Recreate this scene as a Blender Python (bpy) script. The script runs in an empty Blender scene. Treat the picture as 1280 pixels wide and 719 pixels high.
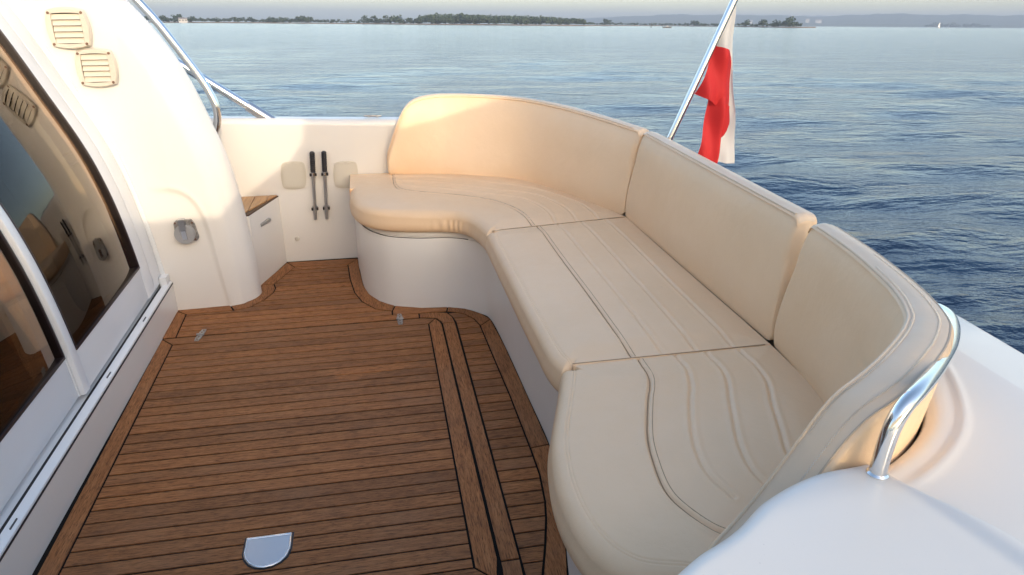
import bpy, bmesh, math, random
import numpy as np
from mathutils import Vector, Matrix

random.seed(7); rng = np.random.default_rng(7)
SC = bpy.context.scene
C = SC.collection

# ------------------------------------------------------------------ camera, light, exposure
# All of the boat is laid out in metres in the boat's own frame (x aft, y across, z up from the
# cockpit sole); the whole boat then heels a few degrees on the water.
UPB = Vector((0.0174, 0.0513, 0.9985)).normalized()
HEEL = UPB.rotation_difference(Vector((0, 0, 1))).to_matrix().to_4x4()
CAM_B = Vector((0, 0, 1.5))
right, up, back = Vector((.9823, -.1876, 0)), Vector((.0739, .3872, .919)), Vector((-.1724, -.9027, .3942))
cd = bpy.data.cameras.new('camera'); cam = bpy.data.objects.new('camera', cd); C.objects.link(cam)
M = Matrix((right, up, back)).transposed().to_4x4(); M.translation = CAM_B
cam.matrix_world = HEEL @ M
cd.sensor_width = 36; cd.lens = 36 * 900 / 1280; cd.clip_start = .05; cd.clip_end = 40000
SC.camera = cam
CAMW = cam.matrix_world.translation.copy()
WATER_Z = CAMW.z - 2.15

SUN_AZ, SUN_EL = math.radians(13), math.radians(21.0)        # in the boat's frame
sb = Vector((math.sin(SUN_AZ) * math.cos(SUN_EL), -math.cos(SUN_AZ) * math.cos(SUN_EL), math.sin(SUN_EL)))
sw = (HEEL.to_3x3() @ sb).normalized()
EL, ROT = math.asin(sw.z), math.atan2(sw.x, sw.y)
w = bpy.data.worlds.new('World'); SC.world = w; w.use_nodes = True
nt = w.node_tree; bg = nt.nodes['Background']; sky = nt.nodes.new('ShaderNodeTexSky')
sky.sky_type = 'NISHITA'; sky.sun_disc = False; sky.sun_elevation = EL; sky.sun_rotation = ROT
sky.air_density = 1.0; sky.dust_density = 1.9; sky.ozone_density = .8
nt.links.new(sky.outputs[0], bg.inputs[0]); bg.inputs[1].default_value = .15
sd = bpy.data.lights.new('sun', 'SUN'); sun = bpy.data.objects.new('sun', sd); C.objects.link(sun)
sd.energy = 2.0; sd.angle = math.radians(.35); sd.color = (.38, .325, .25)
sun.rotation_euler = (-sw).to_track_quat('-Z', 'Y').to_euler()
SC.view_settings.view_transform = 'Standard'; SC.view_settings.look = 'None'
SC.view_settings.exposure = 1.46; SC.view_settings.gamma = 1
SC.render.engine = 'CYCLES'; HAZE = 2.4e-4
SC.cycles.max_bounces = 8; SC.cycles.volume_bounces = 0; SC.cycles.caustics_reflective = False; SC.cycles.caustics_refractive = False

# ------------------------------------------------------------------ materials
def mat(name, col=(.8, .8, .8), rough=.5, metal=0, **kw):
    m = bpy.data.materials.new(name); m.use_nodes = True
    b = m.node_tree.nodes['Principled BSDF']
    b.inputs['Base Color'].default_value = (*col, 1); b.inputs['Roughness'].default_value = rough
    b.inputs['Metallic'].default_value = metal
    for k, v in kw.items(): b.inputs[k].default_value = v
    return m
def N(m, typ, **kw):
    n = m.node_tree.nodes.new(typ)
    for k, v in kw.items(): setattr(n, k, v)
    return n
def L(m, a, b): m.node_tree.links.new(a, b)
def bsdf(m): return m.node_tree.nodes['Principled BSDF']
def ramp(m, fac, stops):
    r = N(m, 'ShaderNodeValToRGB'); e = r.color_ramp.elements
    while len(e) < len(stops): e.new(.5)
    for q, (p, c) in zip(e, stops): q.position = p; q.color = (*c, 1)
    L(m, fac, r.inputs[0]); return r.outputs[0]
def noise(m, vec, scale, detail=4, rough=.5):
    n = N(m, 'ShaderNodeTexNoise'); n.inputs['Scale'].default_value = scale
    n.inputs['Detail'].default_value = detail; n.inputs['Roughness'].default_value = rough
    if vec is not None: L(m, vec, n.inputs['Vector'])
    return n.outputs['Fac']
def bump(m, h, strength, dist, prev=None):
    b = N(m, 'ShaderNodeBump'); b.inputs['Strength'].default_value = strength; b.inputs['Distance'].default_value = dist
    L(m, h, b.inputs['Height'])
    if prev is not None: L(m, prev, b.inputs['Normal'])
    return b.outputs[0]
def mapping(m, scale, rnd=False):
    tc = N(m, 'ShaderNodeTexCoord'); v = tc.outputs['Object']
    if rnd:
        oi = N(m, 'ShaderNodeObjectInfo'); s = N(m, 'ShaderNodeVectorMath', operation='SCALE')
        cx = N(m, 'ShaderNodeCombineXYZ'); L(m, oi.outputs['Random'], cx.inputs[0]); L(m, oi.outputs['Random'], cx.inputs[1]); L(m, oi.outputs['Random'], cx.inputs[2])
        L(m, cx.outputs[0], s.inputs[0]); s.inputs['Scale'].default_value = 37.3
        a = N(m, 'ShaderNodeVectorMath', operation='ADD'); L(m, v, a.inputs[0]); L(m, s.outputs[0], a.inputs[1]); v = a.outputs[0]
    mp = N(m, 'ShaderNodeMapping'); mp.inputs['Scale'].default_value = scale; L(m, v, mp.inputs[0])
    return mp.outputs[0]
def mixc(m, fac, a, b, mode='MIX'):
    x = N(m, 'ShaderNodeMix', data_type='RGBA', blend_type=mode)
    if isinstance(fac, (int, float)): x.inputs[0].default_value = fac
    else: L(m, fac, x.inputs[0])
    for i, s in ((6, a), (7, b)):
        if isinstance(s, tuple): x.inputs[i].default_value = (*s, 1)
        else: L(m, s, x.inputs[i])
    return x.outputs[2]

def gelcoat(name, col, rough=.28):
    m = mat(name, col, rough); v = mapping(m, (1, 1, 1))
    st = noise(m, v, 1.3, 3, .5)
    c = mixc(m, ramp(m, st, [(.35, (0, 0, 0)), (.8, (1, 1, 1))]), col, tuple(x * y for x, y in zip(col, (.965, .95, .92))))
    sp = noise(m, v, 150, 2, .6)
    c = mixc(m, ramp(m, sp, [(.74, (0, 0, 0)), (.80, (.5, .5, .5))]), c, tuple(x * .6 for x in col))
    L(m, c, bsdf(m).inputs['Base Color'])
    L(m, ramp(m, noise(m, v, 5, 4), [(.3, (rough - .05,) * 3), (.8, (rough + .10,) * 3)]), bsdf(m).inputs['Roughness'])
    L(m, bump(m, noise(m, v, 3, 1), .02, .01), bsdf(m).inputs['Normal'])
    bsdf(m).inputs['Coat Weight'].default_value = .18 if name.startswith('coaming') else .08; bsdf(m).inputs['Coat Roughness'].default_value = .12
    return m
def teak(name, rot):
    m = mat(name, (.2, .1, .05), .62, **{'Specular IOR Level': .22})
    s = (2.2, 34, 34) if rot == 0 else (34, 2.2, 34)
    v = mapping(m, s, True); big = mapping(m, (3, 3, 3), True); oc = mapping(m, (1, 1, 1))
    g = noise(m, v, 3.2, 9, .68); f = noise(m, v, 13, 6, .7)
    c = ramp(m, g, [(.28, (.21, .080, .027)), (.5, (.34, .136, .046)), (.72, (.46, .20, .074))])
    c = mixc(m, ramp(m, f, [(.36, (1, 1, 1)), (.52, (0, 0, 0))]), c, (.085, .034, .014))
    oi = N(m, 'ShaderNodeObjectInfo')
    c = mixc(m, .85, c, ramp(m, oi.outputs['Random'], [(0, (.76, .76, .78)), (.5, (.97, .96, .95)), (1, (1.20, 1.14, 1.06))]), 'MULTIPLY')
    # weathered grey patches and dark water stains
    c = mixc(m, ramp(m, noise(m, big, 1.1, 5, .6), [(.48, (0, 0, 0)), (.72, (.45, .45, .45))]), c, (.28, .14, .070))
    c = mixc(m, ramp(m, noise(m, oc, 5.5, 6, .65), [(.56, (0, 0, 0)), (.72, (.42, .42, .42))]), c, (.095, .045, .022))
    L(m, c, bsdf(m).inputs['Base Color'])
    L(m, ramp(m, f, [(.3, (.72,) * 3), (.7, (.48,) * 3)]), bsdf(m).inputs['Roughness'])
    L(m, bump(m, f, .5, .0016, bump(m, g, .35, .002)), bsdf(m).inputs['Normal'])
    return m
def vinyl(name, col):
    m = mat(name, col, .42, **{'Specular IOR Level': .3}); v = mapping(m, (1, 1, 1))
    vo = N(m, 'ShaderNodeTexVoronoi'); vo.inputs['Scale'].default_value = 420; L(m, v, vo.inputs['Vector'])
    wr = noise(m, v, 9, 5, .55); st = noise(m, v, 2.6, 5, .6)
    c = mixc(m, ramp(m, st, [(.4, (0, 0, 0)), (.8, (.8, .8, .8))]), col, tuple(x * y for x, y in zip(col, (.93, .90, .85))))
    c = mixc(m, ramp(m, noise(m, v, 24, 4, .7), [(.68, (0, 0, 0)), (.78, (.3, .3, .3))]), c, tuple(x * .75 for x in col))
    L(m, c, bsdf(m).inputs['Base Color'])
    L(m, ramp(m, noise(m, v, 30, 4), [(.3, (.36,) * 3), (.8, (.52,) * 3)]), bsdf(m).inputs['Roughness'])
    L(m, bump(m, vo.outputs['Distance'], .18, .0008, bump(m, wr, .34, .012)), bsdf(m).inputs['Normal'])
    return m

GEL = gelcoat('white_gelcoat', (.82, .775, .705), .34)
GEL2 = gelcoat('coaming_gelcoat', (.74, .70, .645), .34)
ALU = gelcoat('white_painted_aluminium', (.80, .80, .79), .36)
TEAK_X, TEAK_Y = teak('teak_lengthwise', 0), teak('teak_crosswise', 1)
CAULK = mat('black_caulk', (.010, .009, .008), .8, **{'Specular IOR Level': .1})
VIN = vinyl('cream_vinyl', (.82, .60, .39))
VINS = vinyl('cream_vinyl_seat', (.81, .57, .355))
VINB = vinyl('pale_vinyl_band', (.74, .58, .42))
THREAD = mat('stitch_thread', (.50, .40, .30), .7); WTHREAD = mat('white_thread', (.74, .68, .60), .8); SEAMD = mat('dark_seam', (.36, .245, .15), .8)
STEEL = mat('polished_steel', (.78, .77, .75), .10, 1)
L(STEEL, ramp(STEEL, noise(STEEL, mapping(STEEL, (1, 1, 1)), 40, 5, .7), [(.35, (.06,) * 3), (.8, (.22,) * 3)]), bsdf(STEEL).inputs['Roughness'])
BRUSHED = mat('brushed_steel', (.50, .50, .51), .34, 1)
OLDSTEEL = mat('dull_steel', (.42, .40, .37), .42, .55)
L(OLDSTEEL, ramp(OLDSTEEL, noise(OLDSTEEL, mapping(OLDSTEEL, (1, 1, 1)), 60, 5, .7), [(.35, (.22, .20, .18)), (.7, (.5, .48, .45))]), bsdf(OLDSTEEL).inputs['Base Color'])
RUB = mat('black_rubber', (.018, .016, .016), .5)
GASKET = mat('dark_gasket', (.020, .010, .012), .45)
PLAST = gelcoat('cream_plastic', (.68, .61, .50), .42)
PLASTG = gelcoat('aged_plastic', (.60, .55, .46), .42)
SCREWM = mat('rusty_screw', (.22, .13, .09), .5, .6)
GROOVE = mat('slot_grey', (.10, .10, .10), .8)  # dark grey for the boxes that draw the drain slots
DARK = mat('dark_gap', (.02, .015, .012), .8)
PLY = mat('dark_wood_edge', (.09, .045, .02), .6)
REDC = mat('red_cloth', (.58, .024, .024), .75); WHC = mat('white_cloth', (.66, .62, .57), .75)
for m_, c_ in ((REDC, (.66, .03, .03, 1)), (WHC, (.66, .62, .55, 1))):
    tr = N(m_, 'ShaderNodeBsdfTranslucent'); tr.inputs[0].default_value = c_
    mx = N(m_, 'ShaderNodeMixShader'); mx.inputs[0].default_value = .35
    L(m_, bsdf(m_).outputs[0], mx.inputs[1]); L(m_, tr.outputs[0], mx.inputs[2])
    L(m_, mx.outputs[0], m_.node_tree.nodes['Material Output'].inputs[0])
    wv = noise(m_, mapping(m_, (900, 900, 900)), 1, 2); L(m_, bump(m_, wv, .2, .0006), bsdf(m_).inputs['Normal'])
INWOOD = mat('interior_wood', (.16, .065, .022), .35)
g_ = noise(INWOOD, mapping(INWOOD, (2, 2, 26)), 2.4, 6, .6)
L(INWOOD, ramp(INWOOD, g_, [(.3, (.16, .060, .020)), (.7, (.38, .165, .058))]), bsdf(INWOOD).inputs['Base Color'])
INCLOTH = mat('interior_cushion', (.35, .20, .10), .8)
GLASS = bpy.data.materials.new('tinted_glass'); GLASS.use_nodes = True
n_ = GLASS.node_tree.nodes; n_.remove(n_['Principled BSDF'])
tb = N(GLASS, 'ShaderNodeBsdfTransparent'); tb.inputs[0].default_value = (.62, .54, .44, 1)
gb = N(GLASS, 'ShaderNodeBsdfGlossy'); gb.inputs['Roughness'].default_value = .012; gb.inputs[0].default_value = (.92, .84, .76, 1)
fr = N(GLASS, 'ShaderNodeFresnel'); fr.inputs[0].default_value = 1.6
mx = N(GLASS, 'ShaderNodeMixShader'); L(GLASS, fr.outputs[0], mx.inputs[0]); L(GLASS, tb.outputs[0], mx.inputs[1]); L(GLASS, gb.outputs[0], mx.inputs[2])
L(GLASS, mx.outputs[0], n_['Material Output'].inputs[0])

# ------------------------------------------------------------------ helpers
BOAT = []                                   # top-level objects that heel with the boat
def thing(name, label, cat, loc=(0, 0, 0), group=None, boat=True):
    o = bpy.data.objects.new(name, None); o.empty_display_size = .05; C.objects.link(o); o.location = loc
    o['label'] = label; o['category'] = cat
    if group: o['group'] = group
    if boat: BOAT.append(o)
    return o
def origin(o):
    v = Vector((0, 0, 0))
    while o: v += o.location; o = o.parent
    return np.array(v)
def obj(name, V, F, m, parent=None, smooth=True, angle=35, boat=True, loc=None, label=None):
    V = np.asarray(V, float)
    me = bpy.data.meshes.new(name)
    base = origin(parent) if parent else np.zeros(3)
    off = base + (np.array(loc) if loc is not None else 0)
    me.from_pydata((V - off).tolist(), [], [tuple(f) for f in F])
    if isinstance(m, (list, tuple)):
        for q in m: me.materials.append(q)
    else: me.materials.append(m)
    me.validate()
    bm = bmesh.new(); bm.from_mesh(me); bmesh.ops.recalc_face_normals(bm, faces=bm.faces); bm.to_mesh(me); bm.free()
    if smooth:
        me.polygons.foreach_set('use_smooth', [True] * len(me.polygons))
        if angle: me.set_sharp_from_angle(angle=math.radians(angle))
    o = bpy.data.objects.new(name, me); C.objects.link(o)
    if loc is not None: o.location = loc
    if parent: o.parent = parent
    elif boat: BOAT.append(o)
    if label: o['label'] = label
    return o
def tag(o, label=None, cat=None, group=None, kind=None):
    for k, v in (('label', label), ('category', cat), ('group', group), ('kind', kind)):
        if v: o[k] = v
    return o
def cat_curve(P, n, closed=False):
    """Catmull-Rom through control points, uniform in the control index."""
    P = np.asarray(P, float); k = len(P)
    Q = np.vstack([2 * P[0] - P[1], P, 2 * P[-1] - P[-2]])
    t = np.linspace(0, k - 1, n); i = np.minimum(t.astype(int), k - 2); f = (t - i)[:, None]
    a, b, c, d = Q[i], Q[i + 1], Q[i + 2], Q[i + 3]
    return .5 * (2 * b + (c - a) * f + (2 * a - 5 * b + 4 * c - d) * f ** 2 + (3 * b - a - 3 * c + d) * f ** 3)
def resample(P, n):
    P = np.asarray(P, float); s = np.r_[0, np.cumsum(np.linalg.norm(np.diff(P, axis=0), axis=1))]
    t = np.linspace(0, s[-1], n); return np.stack([np.interp(t, s, P[:, j]) for j in range(P.shape[1])], 1)
def smooth_curve(P, n): return resample(cat_curve(P, max(400, n * 3)), n)
def grid_faces(nu, nv, wrap_v=False, base=0):
    F = []
    for i in range(nu - 1):
        for j in range(nv - (0 if wrap_v else 1)):
            j2 = (j + 1) % nv
            F.append((base + i * nv + j, base + (i + 1) * nv + j, base + (i + 1) * nv + j2, base + i * nv + j2))
    return F
class MB:
    def __init__(s): s.V = []; s.F = []; s.n = 0
    def add(s, V, F):
        V = np.asarray(V, float); s.V.append(V); s.F += [tuple(i + s.n for i in f) for f in F]; s.n += len(V); return s
    def box(s, a, b):
        (x0, y0, z0), (x1, y1, z1) = a, b
        V = [(x0, y0, z0), (x1, y0, z0), (x1, y1, z0), (x0, y1, z0), (x0, y0, z1), (x1, y0, z1), (x1, y1, z1), (x0, y1, z1)]
        return s.add(V, [(3, 2, 1, 0), (4, 5, 6, 7), (0, 1, 5, 4), (1, 2, 6, 5), (2, 3, 7, 6), (3, 0, 4, 7)])
    def tube(s, P, r, k=14, caps=True):
        P = np.asarray(P, float); n = len(P); r = np.broadcast_to(np.asarray(r, float), (n,))
        T = np.gradient(P, axis=0); T /= np.linalg.norm(T, axis=1)[:, None]
        a = np.array([0, 0, 1.]) if abs(T[0][2]) < .9 else np.array([1., 0, 0]); V = []
        u = np.cross(T[0], a); u /= np.linalg.norm(u)
        for i in range(n):
            u = u - T[i] * (u @ T[i]); u /= np.linalg.norm(u); v = np.cross(T[i], u)
            for q in range(k):
                an = 2 * math.pi * q / k; V.append(P[i] + r[i] * (math.cos(an) * u + math.sin(an) * v))
        F = grid_faces(n, k, True)
        if caps: F += [tuple(range(k)), tuple(range((n - 1) * k, n * k))]
        return s.add(V, F)
    def prism(s, poly, z0, z1, axis=2):
        poly = np.asarray(poly, float); n = len(poly)
        def lift(z):
            if axis == 2: return np.c_[poly, np.full(n, z)]
            if axis == 1: return np.c_[poly[:, 0], np.full(n, z), poly[:, 1]]
            return np.c_[np.full(n, z), poly]
        F = [tuple(range(n)), tuple(range(n, 2 * n))] + [(i, (i + 1) % n, n + (i + 1) % n, n + i) for i in range(n)]
        return s.add(np.vstack([lift(z0), lift(z1)]), F)
    def done(s, name, m, parent=None, **kw): return obj(name, np.vstack(s.V), s.F, m, parent, **kw)
def bevel(o, wd, seg=2):
    bm = bmesh.new(); bm.from_mesh(o.data)
    ed = [e for e in bm.edges if len(e.link_faces) == 2 and e.calc_face_angle(0) > .5]
    bmesh.ops.bevel(bm, geom=ed, offset=wd, segments=seg, affect='EDGES', clamp_overlap=True)
    bm.to_mesh(o.data); bm.free()
    o.data.polygons.foreach_set('use_smooth', [True] * len(o.data.polygons)); o.data.set_sharp_from_angle(angle=math.radians(50))
    return o
def offset_poly(P, d):
    """move every edge of a polygon inwards by d"""
    P = np.asarray(P, float); n = len(P)
    area = .5 * sum(P[i][0] * P[(i + 1) % n][1] - P[(i + 1) % n][0] * P[i][1] for i in range(n))
    sg = 1 if area > 0 else -1; out = []
    for i in range(n):
        a, b, c = P[i - 1], P[i], P[(i + 1) % n]
        e1 = (b - a) / np.linalg.norm(b - a); e2 = (c - b) / np.linalg.norm(c - b)
        n1 = sg * np.array([-e1[1], e1[0]]); n2 = sg * np.array([-e2[1], e2[0]])
        h = n1 + n2; h /= max(np.linalg.norm(h), 1e-6); out.append(b + h * d / max(h @ n1, .4))
    return np.array(out)
def clip_y(P, y0, y1):
    def half(P, f):
        R = []
        for i in range(len(P)):
            a, b = P[i - 1], P[i]; fa, fb = f(a), f(b)
            if (fa >= 0) != (fb >= 0): t = fa / (fa - fb); R.append((a[0] + (b[0] - a[0]) * t, a[1] + (b[1] - a[1]) * t))
            if fb >= 0: R.append(tuple(b))
        return R
    P = half([tuple(p) for p in P], lambda p: p[1] - y0)
    return half(P, lambda p: y1 - p[1]) if len(P) > 2 else []
def dist_to_poly(Q, P, closed=False):
    Q = np.asarray(Q, float); P = np.asarray(P, float)
    A = P if closed else P[:-1]; B = np.roll(P, -1, 0) if closed else P[1:]
    out = np.full(len(Q), 1e9)
    for a, b in zip(A, B):
        d = b - a; l2 = d @ d
        if l2 < 1e-14: continue
        t = np.clip(((Q - a) @ d) / l2, 0, 1); out = np.minimum(out, np.linalg.norm(Q - a - t[:, None] * d, axis=1))
    return out

# ------------------------------------------------------------------ the teak sole
def slab(name, poly, parent, m, inset=.0036, z0=-.014, z1=0.0):
    P = offset_poly(poly, inset); dz = random.uniform(-.0006, .0006)
    return MB().prism(P, z0, z1 + dz).done(name, m, parent, smooth=False)
def rows(region, ys, parent, m=None, name='plank'):
    for a, b in zip(ys[:-1], ys[1:]):
        q = clip_y(offset_poly(region, .0), a, b)
        q = [p for i, p in enumerate(q) if math.dist(p, q[i - 1]) > .004]
        if len(q) > 2:
            ar = abs(sum(q[i - 1][0] * q[i][1] - q[i][0] * q[i - 1][1] for i in range(len(q)))) / 2
            if ar > .0008: slab(name, q, parent, m or TEAK_X)

deck = MB().prism([(-1.35, .4), (1.3, .4), (1.3, 4.2), (-1.35, 4.2)], -.05, -.0035).done('deck', CAULK, smooth=False)
tag(deck, 'weathered teak cockpit sole with black caulked seams', kind='structure')
pil_in = [(-.742, 3.413), (-.673, 3.433), (-.611, 3.513), (-.576, 3.604), (-.571, 3.663), (-.585, 3.720)]
base_in = [(-.202, 3.938), (-.186, 3.716), (-.16, 3.524), (-.122, 3.401), (-.056, 3.297), (.023, 3.257)]
base_out = [(-.145, 4.028), (-.134, 3.84), (-.114, 3.618), (-.084, 3.49), (-.033, 3.394), (.04, 3.321)]
slab('border_board', [(-1.016, 3.156), (-1.028, 3.466), (-.963, 3.410), (-.955, 3.156)], deck, TEAK_Y)
slab('border_board', [(-1.028, 3.468), (-.769, 3.480), (-.745, 3.413), (-.963, 3.410)], deck, TEAK_X)
slab('border_board', [(-.769, 3.480), (-.72, 3.505), (-.686, 3.529), (-.652, 3.58), (-.64, 3.636), (-.655, 3.722)] + pil_in[::-1], deck, TEAK_Y)
slab('border_board', [(-.655, 3.722), (-.548, 4.040), (-.498, 3.957), (-.585, 3.720)], deck, TEAK_Y)
slab('border_board', [(-.548, 4.040), (-.145, 4.028), (-.202, 3.938), (-.498, 3.957)], deck, TEAK_X)
slab('border_board', base_out + base_in[::-1], deck, TEAK_Y)
slab('border_board', [(.04, 3.321), (.17, 3.272), (.296, 3.258), (.286, 3.205), (.023, 3.212), (.023, 3.257)], deck, TEAK_X)
fwd = [(-.955, 3.156), (-.963, 3.410)] + pil_in + [(-.498, 3.957)] + base_in + [(.023, 3.212), (.15, 3.208), (.15, 3.156)]
rows(fwd, [3.156 + .0575 * k for k in range(15)], deck)
b2o = [(.15, 3.208), (.235, 3.206), (.286, 3.190), (.306, 3.14), (.313, 3.078)]
b2i = [(.251, 3.075), (.246, 3.1), (.227, 3.138), (.166, 3.155), (.15, 3.156)]
slab('border_board', b2o + b2i, deck, TEAK_Y)
slab('border_board', [(.251, 3.075), (.313, 3.078), (.316, 1.530), (.258, 1.530)], deck, TEAK_Y)
slab('border_board', [(.258, 1.530), (.316, 1.530), (.306, 1.2), (.246, 1.2)], deck, TEAK_Y)
mr_in = [(.286, 3.205), (.33, 3.186), (.37, 3.155), (.406, 3.096), (.424, 3.018), (.435, 2.7), (.447, 2.38), (.453, 2.033), (.453, 1.884), (.44, 1.753), (.425, 1.675), (.397, 1.567), (.364, 1.458), (.32, 1.3)]
mr_out = [(.296, 3.258), (.378, 3.223), (.444, 3.158), (.484, 3.081), (.502, 2.818), (.516, 2.367), (.524, 2.043), (.505, 1.85), (.478, 1.66), (.446, 1.506), (.41, 1.35), (.37, 1.2)]
slab('border_board', mr_out[:4] + mr_in[:5][::-1], deck, TEAK_Y)
slab('border_board', mr_out[3:7] + mr_in[4:8][::-1], deck, TEAK_Y)
slab('border_board', mr_out[6:] + mr_in[7:][::-1], deck, TEAK_Y)
rp = [(.286, 3.205)] + mr_in[1:-1] + [(.316, 1.45)] + [(.3165, 3.078), (.306, 3.14), (.286, 3.19)]
rows(rp, [1.45 + .0597 * k for k in range(31)], deck)
rows([(-1.0, .5), (-1.0, 1.455), (.243, 1.455), (.243, .5)], [.96 + .0586 * k for k in range(9)][:9] , deck)

hatch = thing('deck_hatch', 'large lift-out teak hatch panel in the cockpit floor, framed by mitred border boards', 'hatch', (-.4, 2.3, 0))
MB().prism(offset_poly([(-1.013, 3.150), (.160, 3.150), (.222, 3.134), (.243, 3.094), (.251, 3.06), (.256, 1.52), (.250, 1.462), (-1.0, 1.462)], .003), -.030, -.003).done('hatch_base', CAULK, hatch, smooth=False)
slab('border_board', [(-1.013, 3.150), (-.953, 3.081), (-.936, 1.52), (-.995, 1.462), ], hatch, TEAK_Y)
slab('border_board', [(-1.013, 3.150), (.160, 3.150), (.222, 3.134), (.187, 3.081), (-.953, 3.081)], hatch, TEAK_X)
slab('border_board', [(.187, 3.081), (.222, 3.134), (.243, 3.094), (.249, 3.06), (.254, 1.54), (.240, 1.462), (.184, 1.52)], hatch, TEAK_Y)
slab('border_board', [(-.936, 1.52), (.184, 1.52), (.240, 1.462), (-.995, 1.462)], hatch, TEAK_X)
rows([(-.953, 3.081), (.187, 3.081), (.184, 1.52), (-.936, 1.52)], [3.081 - .0586 * k for k in range(27)][::-1] if False else sorted([3.081 - .0586 * k for k in range(27)] + [1.52]), hatch)
# D-shaped flush steel plate
dp = [(-.452, 1.754), (-.322, 1.754), (-.322, 1.690), (-.330, 1.66), (-.345, 1.641), (-.365, 1.630), (-.388, 1.626), (-.412, 1.631), (-.431, 1.645), (-.446, 1.668), (-.452, 1.69)]
MB().prism(offset_poly(dp, -.004), -.002, .0012).done('plate_rim', RUB, hatch, smooth=False)
pl = MB().prism(dp, .0008, .0030).done('lift_plate', BRUSHED, hatch, smooth=False); bevel(pl, .0012)
dq = np.array(dp); o1, o2 = offset_poly(dq, .0005), offset_poly(dq, .0062); k_ = len(dq)
V = np.vstack([np.c_[o1, np.full(k_, .003)], np.c_[offset_poly(dq, .002), np.full(k_, .0056)], np.c_[offset_poly(dq, .0045), np.full(k_, .0056)], np.c_[o2, np.full(k_, .003)]])
obj('lip', V, [(a * k_ + i, a * k_ + (i + 1) % k_, (a + 1) * k_ + (i + 1) % k_, (a + 1) * k_ + i) for a in range(3) for i in range(k_)], STEEL, hatch, angle=70)
def hinge(loc, ang):
    t = thing('hinge', 'small dull steel hinge on the hatch edge, ' + ('near the door sill' if loc[0] < 0 else 'below the rounded bench corner'), 'hinge', loc, 'hinges of the floor hatch')
    ca, sa = math.cos(ang), math.sin(ang)
    def tr(V): V = np.asarray(V, float); return np.c_[V[:, 0] * ca - V[:, 1] * sa + loc[0], V[:, 0] * sa + V[:, 1] * ca + loc[1], V[:, 2] + loc[2]]
    for sg in (1, -1):
        P = [(-.011, 0), (.011, 0), (.013, sg * .03), (.009, sg * .058), (-.009, sg * .058), (-.013, sg * .03)]
        mb = MB().prism(P, 0, .003); mb.V = [tr(v) for v in mb.V]; mb.done('leaf', OLDSTEEL, t, smooth=False)
        for q in (.022, .046):
            a = np.linspace(0, 2 * math.pi, 9)[:-1]; mb = MB().prism(np.c_[.004 * np.cos(a), sg * q + .004 * np.sin(a)], .003, .0042)
            mb.V = [tr(v) for v in mb.V]; mb.done('screw', SCREWM, t, smooth=False)
    mb = MB().tube([(-.016, 0, .005), (.016, 0, .005)], .006, 8); mb.V = [tr(v) for v in mb.V]; mb.done('knuckle', OLDSTEEL, t)
hinge((-.848, 3.155, .001), -.12); hinge((.056, 3.153, .001), 0)

# ------------------------------------------------------------------ cabin: aft bulkhead profile (leans forward as it rises)
PZ = np.array([-.1, .0, .125, .332, .549, .718, .881, 1.004, 1.145, 1.283, 1.385, 1.55, 1.75, 1.95])
PX = np.array([-1.045, -1.046, -1.054, -1.070, -1.099, -1.133, -1.182, -1.237, -1.299, -1.358, -1.408, -1.50, -1.64, -1.82])
_zz = np.linspace(-.1, 1.95, 400); _xx = np.interp(_zz, PZ, PX)
_k = np.ones(41) / 41; _xs = np.convolve(np.pad(_xx, 20, 'reflect', reflect_type='odd'), _k, 'valid')
def prof(z): return np.interp(z, _zz, _xs)
def prof_n(z):
    dx = (prof(np.asarray(z) + .01) - prof(np.asarray(z) - .01)) / .02
    n = np.stack([np.ones_like(dx), -dx], -1); return n / np.linalg.norm(n, axis=-1, keepdims=True)
def strip(y0, y1, z0, z1, o0, o1, nz=40):
    """a bar or pane that follows the bulkhead profile: across y0..y1, from offset o0 to o1 along its normal"""
    z = np.linspace(z0, z1, nz if z1 - z0 > .1 else 4); n = prof_n(z); x = prof(z); V = []
    c = min(.003, (y1 - y0) * .25, (o1 - o0) * .25)
    for i in range(len(z)):
        for (yy, oo) in ((y0, o0), (y0, o1 - c), (y0 + c * .3, o1 - c * .3), (y0 + c, o1), (y1 - c, o1), (y1 - c * .3, o1 - c * .3), (y1, o1 - c), (y1, o0)):
            V.append((x[i] + n[i, 0] * oo, yy, z[i] + n[i, 1] * oo))
    F = grid_faces(len(z), 8, True); F += [tuple(range(8)), tuple(range(len(V) - 8, len(V)))]
    return np.array(V), F
ZT = 1.72
fr_ = thing('door_frame', 'white aluminium frame and sill around the sliding cabin doors', 'door frame', (-1.05, 2.6, 0))
obj('jamb', *strip(3.335, 3.452, .17, ZT, -.03, .006), ALU, fr_, angle=60)
obj('corner_bead', *strip(3.456, 3.472, .14, ZT, -.02, .022), ALU, fr_)
obj('seal', *strip(3.4725, 3.4795, .14, ZT, -.02, .004), RUB, fr_)
# sill: riser, ledge with a track groove
MB().prism([(-1.012, -.03), (-1.012, .140), (-1.10, .140), (-1.10, -.03)], .3, 3.478, 1).done('riser', GEL, fr_, smooth=False)
MB().prism([(-1.0105, .141), (-1.0105, .147), (-1.09, .147), (-1.09, .141)], .3, 3.478, 1).done('sill_gasket', RUB, fr_, smooth=False)
s_ = MB().prism([(-1.012, .147), (-1.012, .156), (-1.030, .163), (-1.040, .163), (-1.0405, .150), (-1.09, .150), (-1.09, .1475)], .3, 3.46, 1).done('sill', ALU, fr_, smooth=False); bevel(s_, .002)
MB().prism([(-1.0415, .1505), (-1.0415, .153), (-1.056, .153), (-1.056, .1505)], .3, 3.45, 1).done('track', RUB, fr_, smooth=False)
for y_ in (3.0, 2.52, 1.72): MB().box((-1.0245, y_, .1595), (-1.0215, y_ + .042, .1638)).done('drain_slot', GROOVE, fr_, smooth=False)
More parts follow.
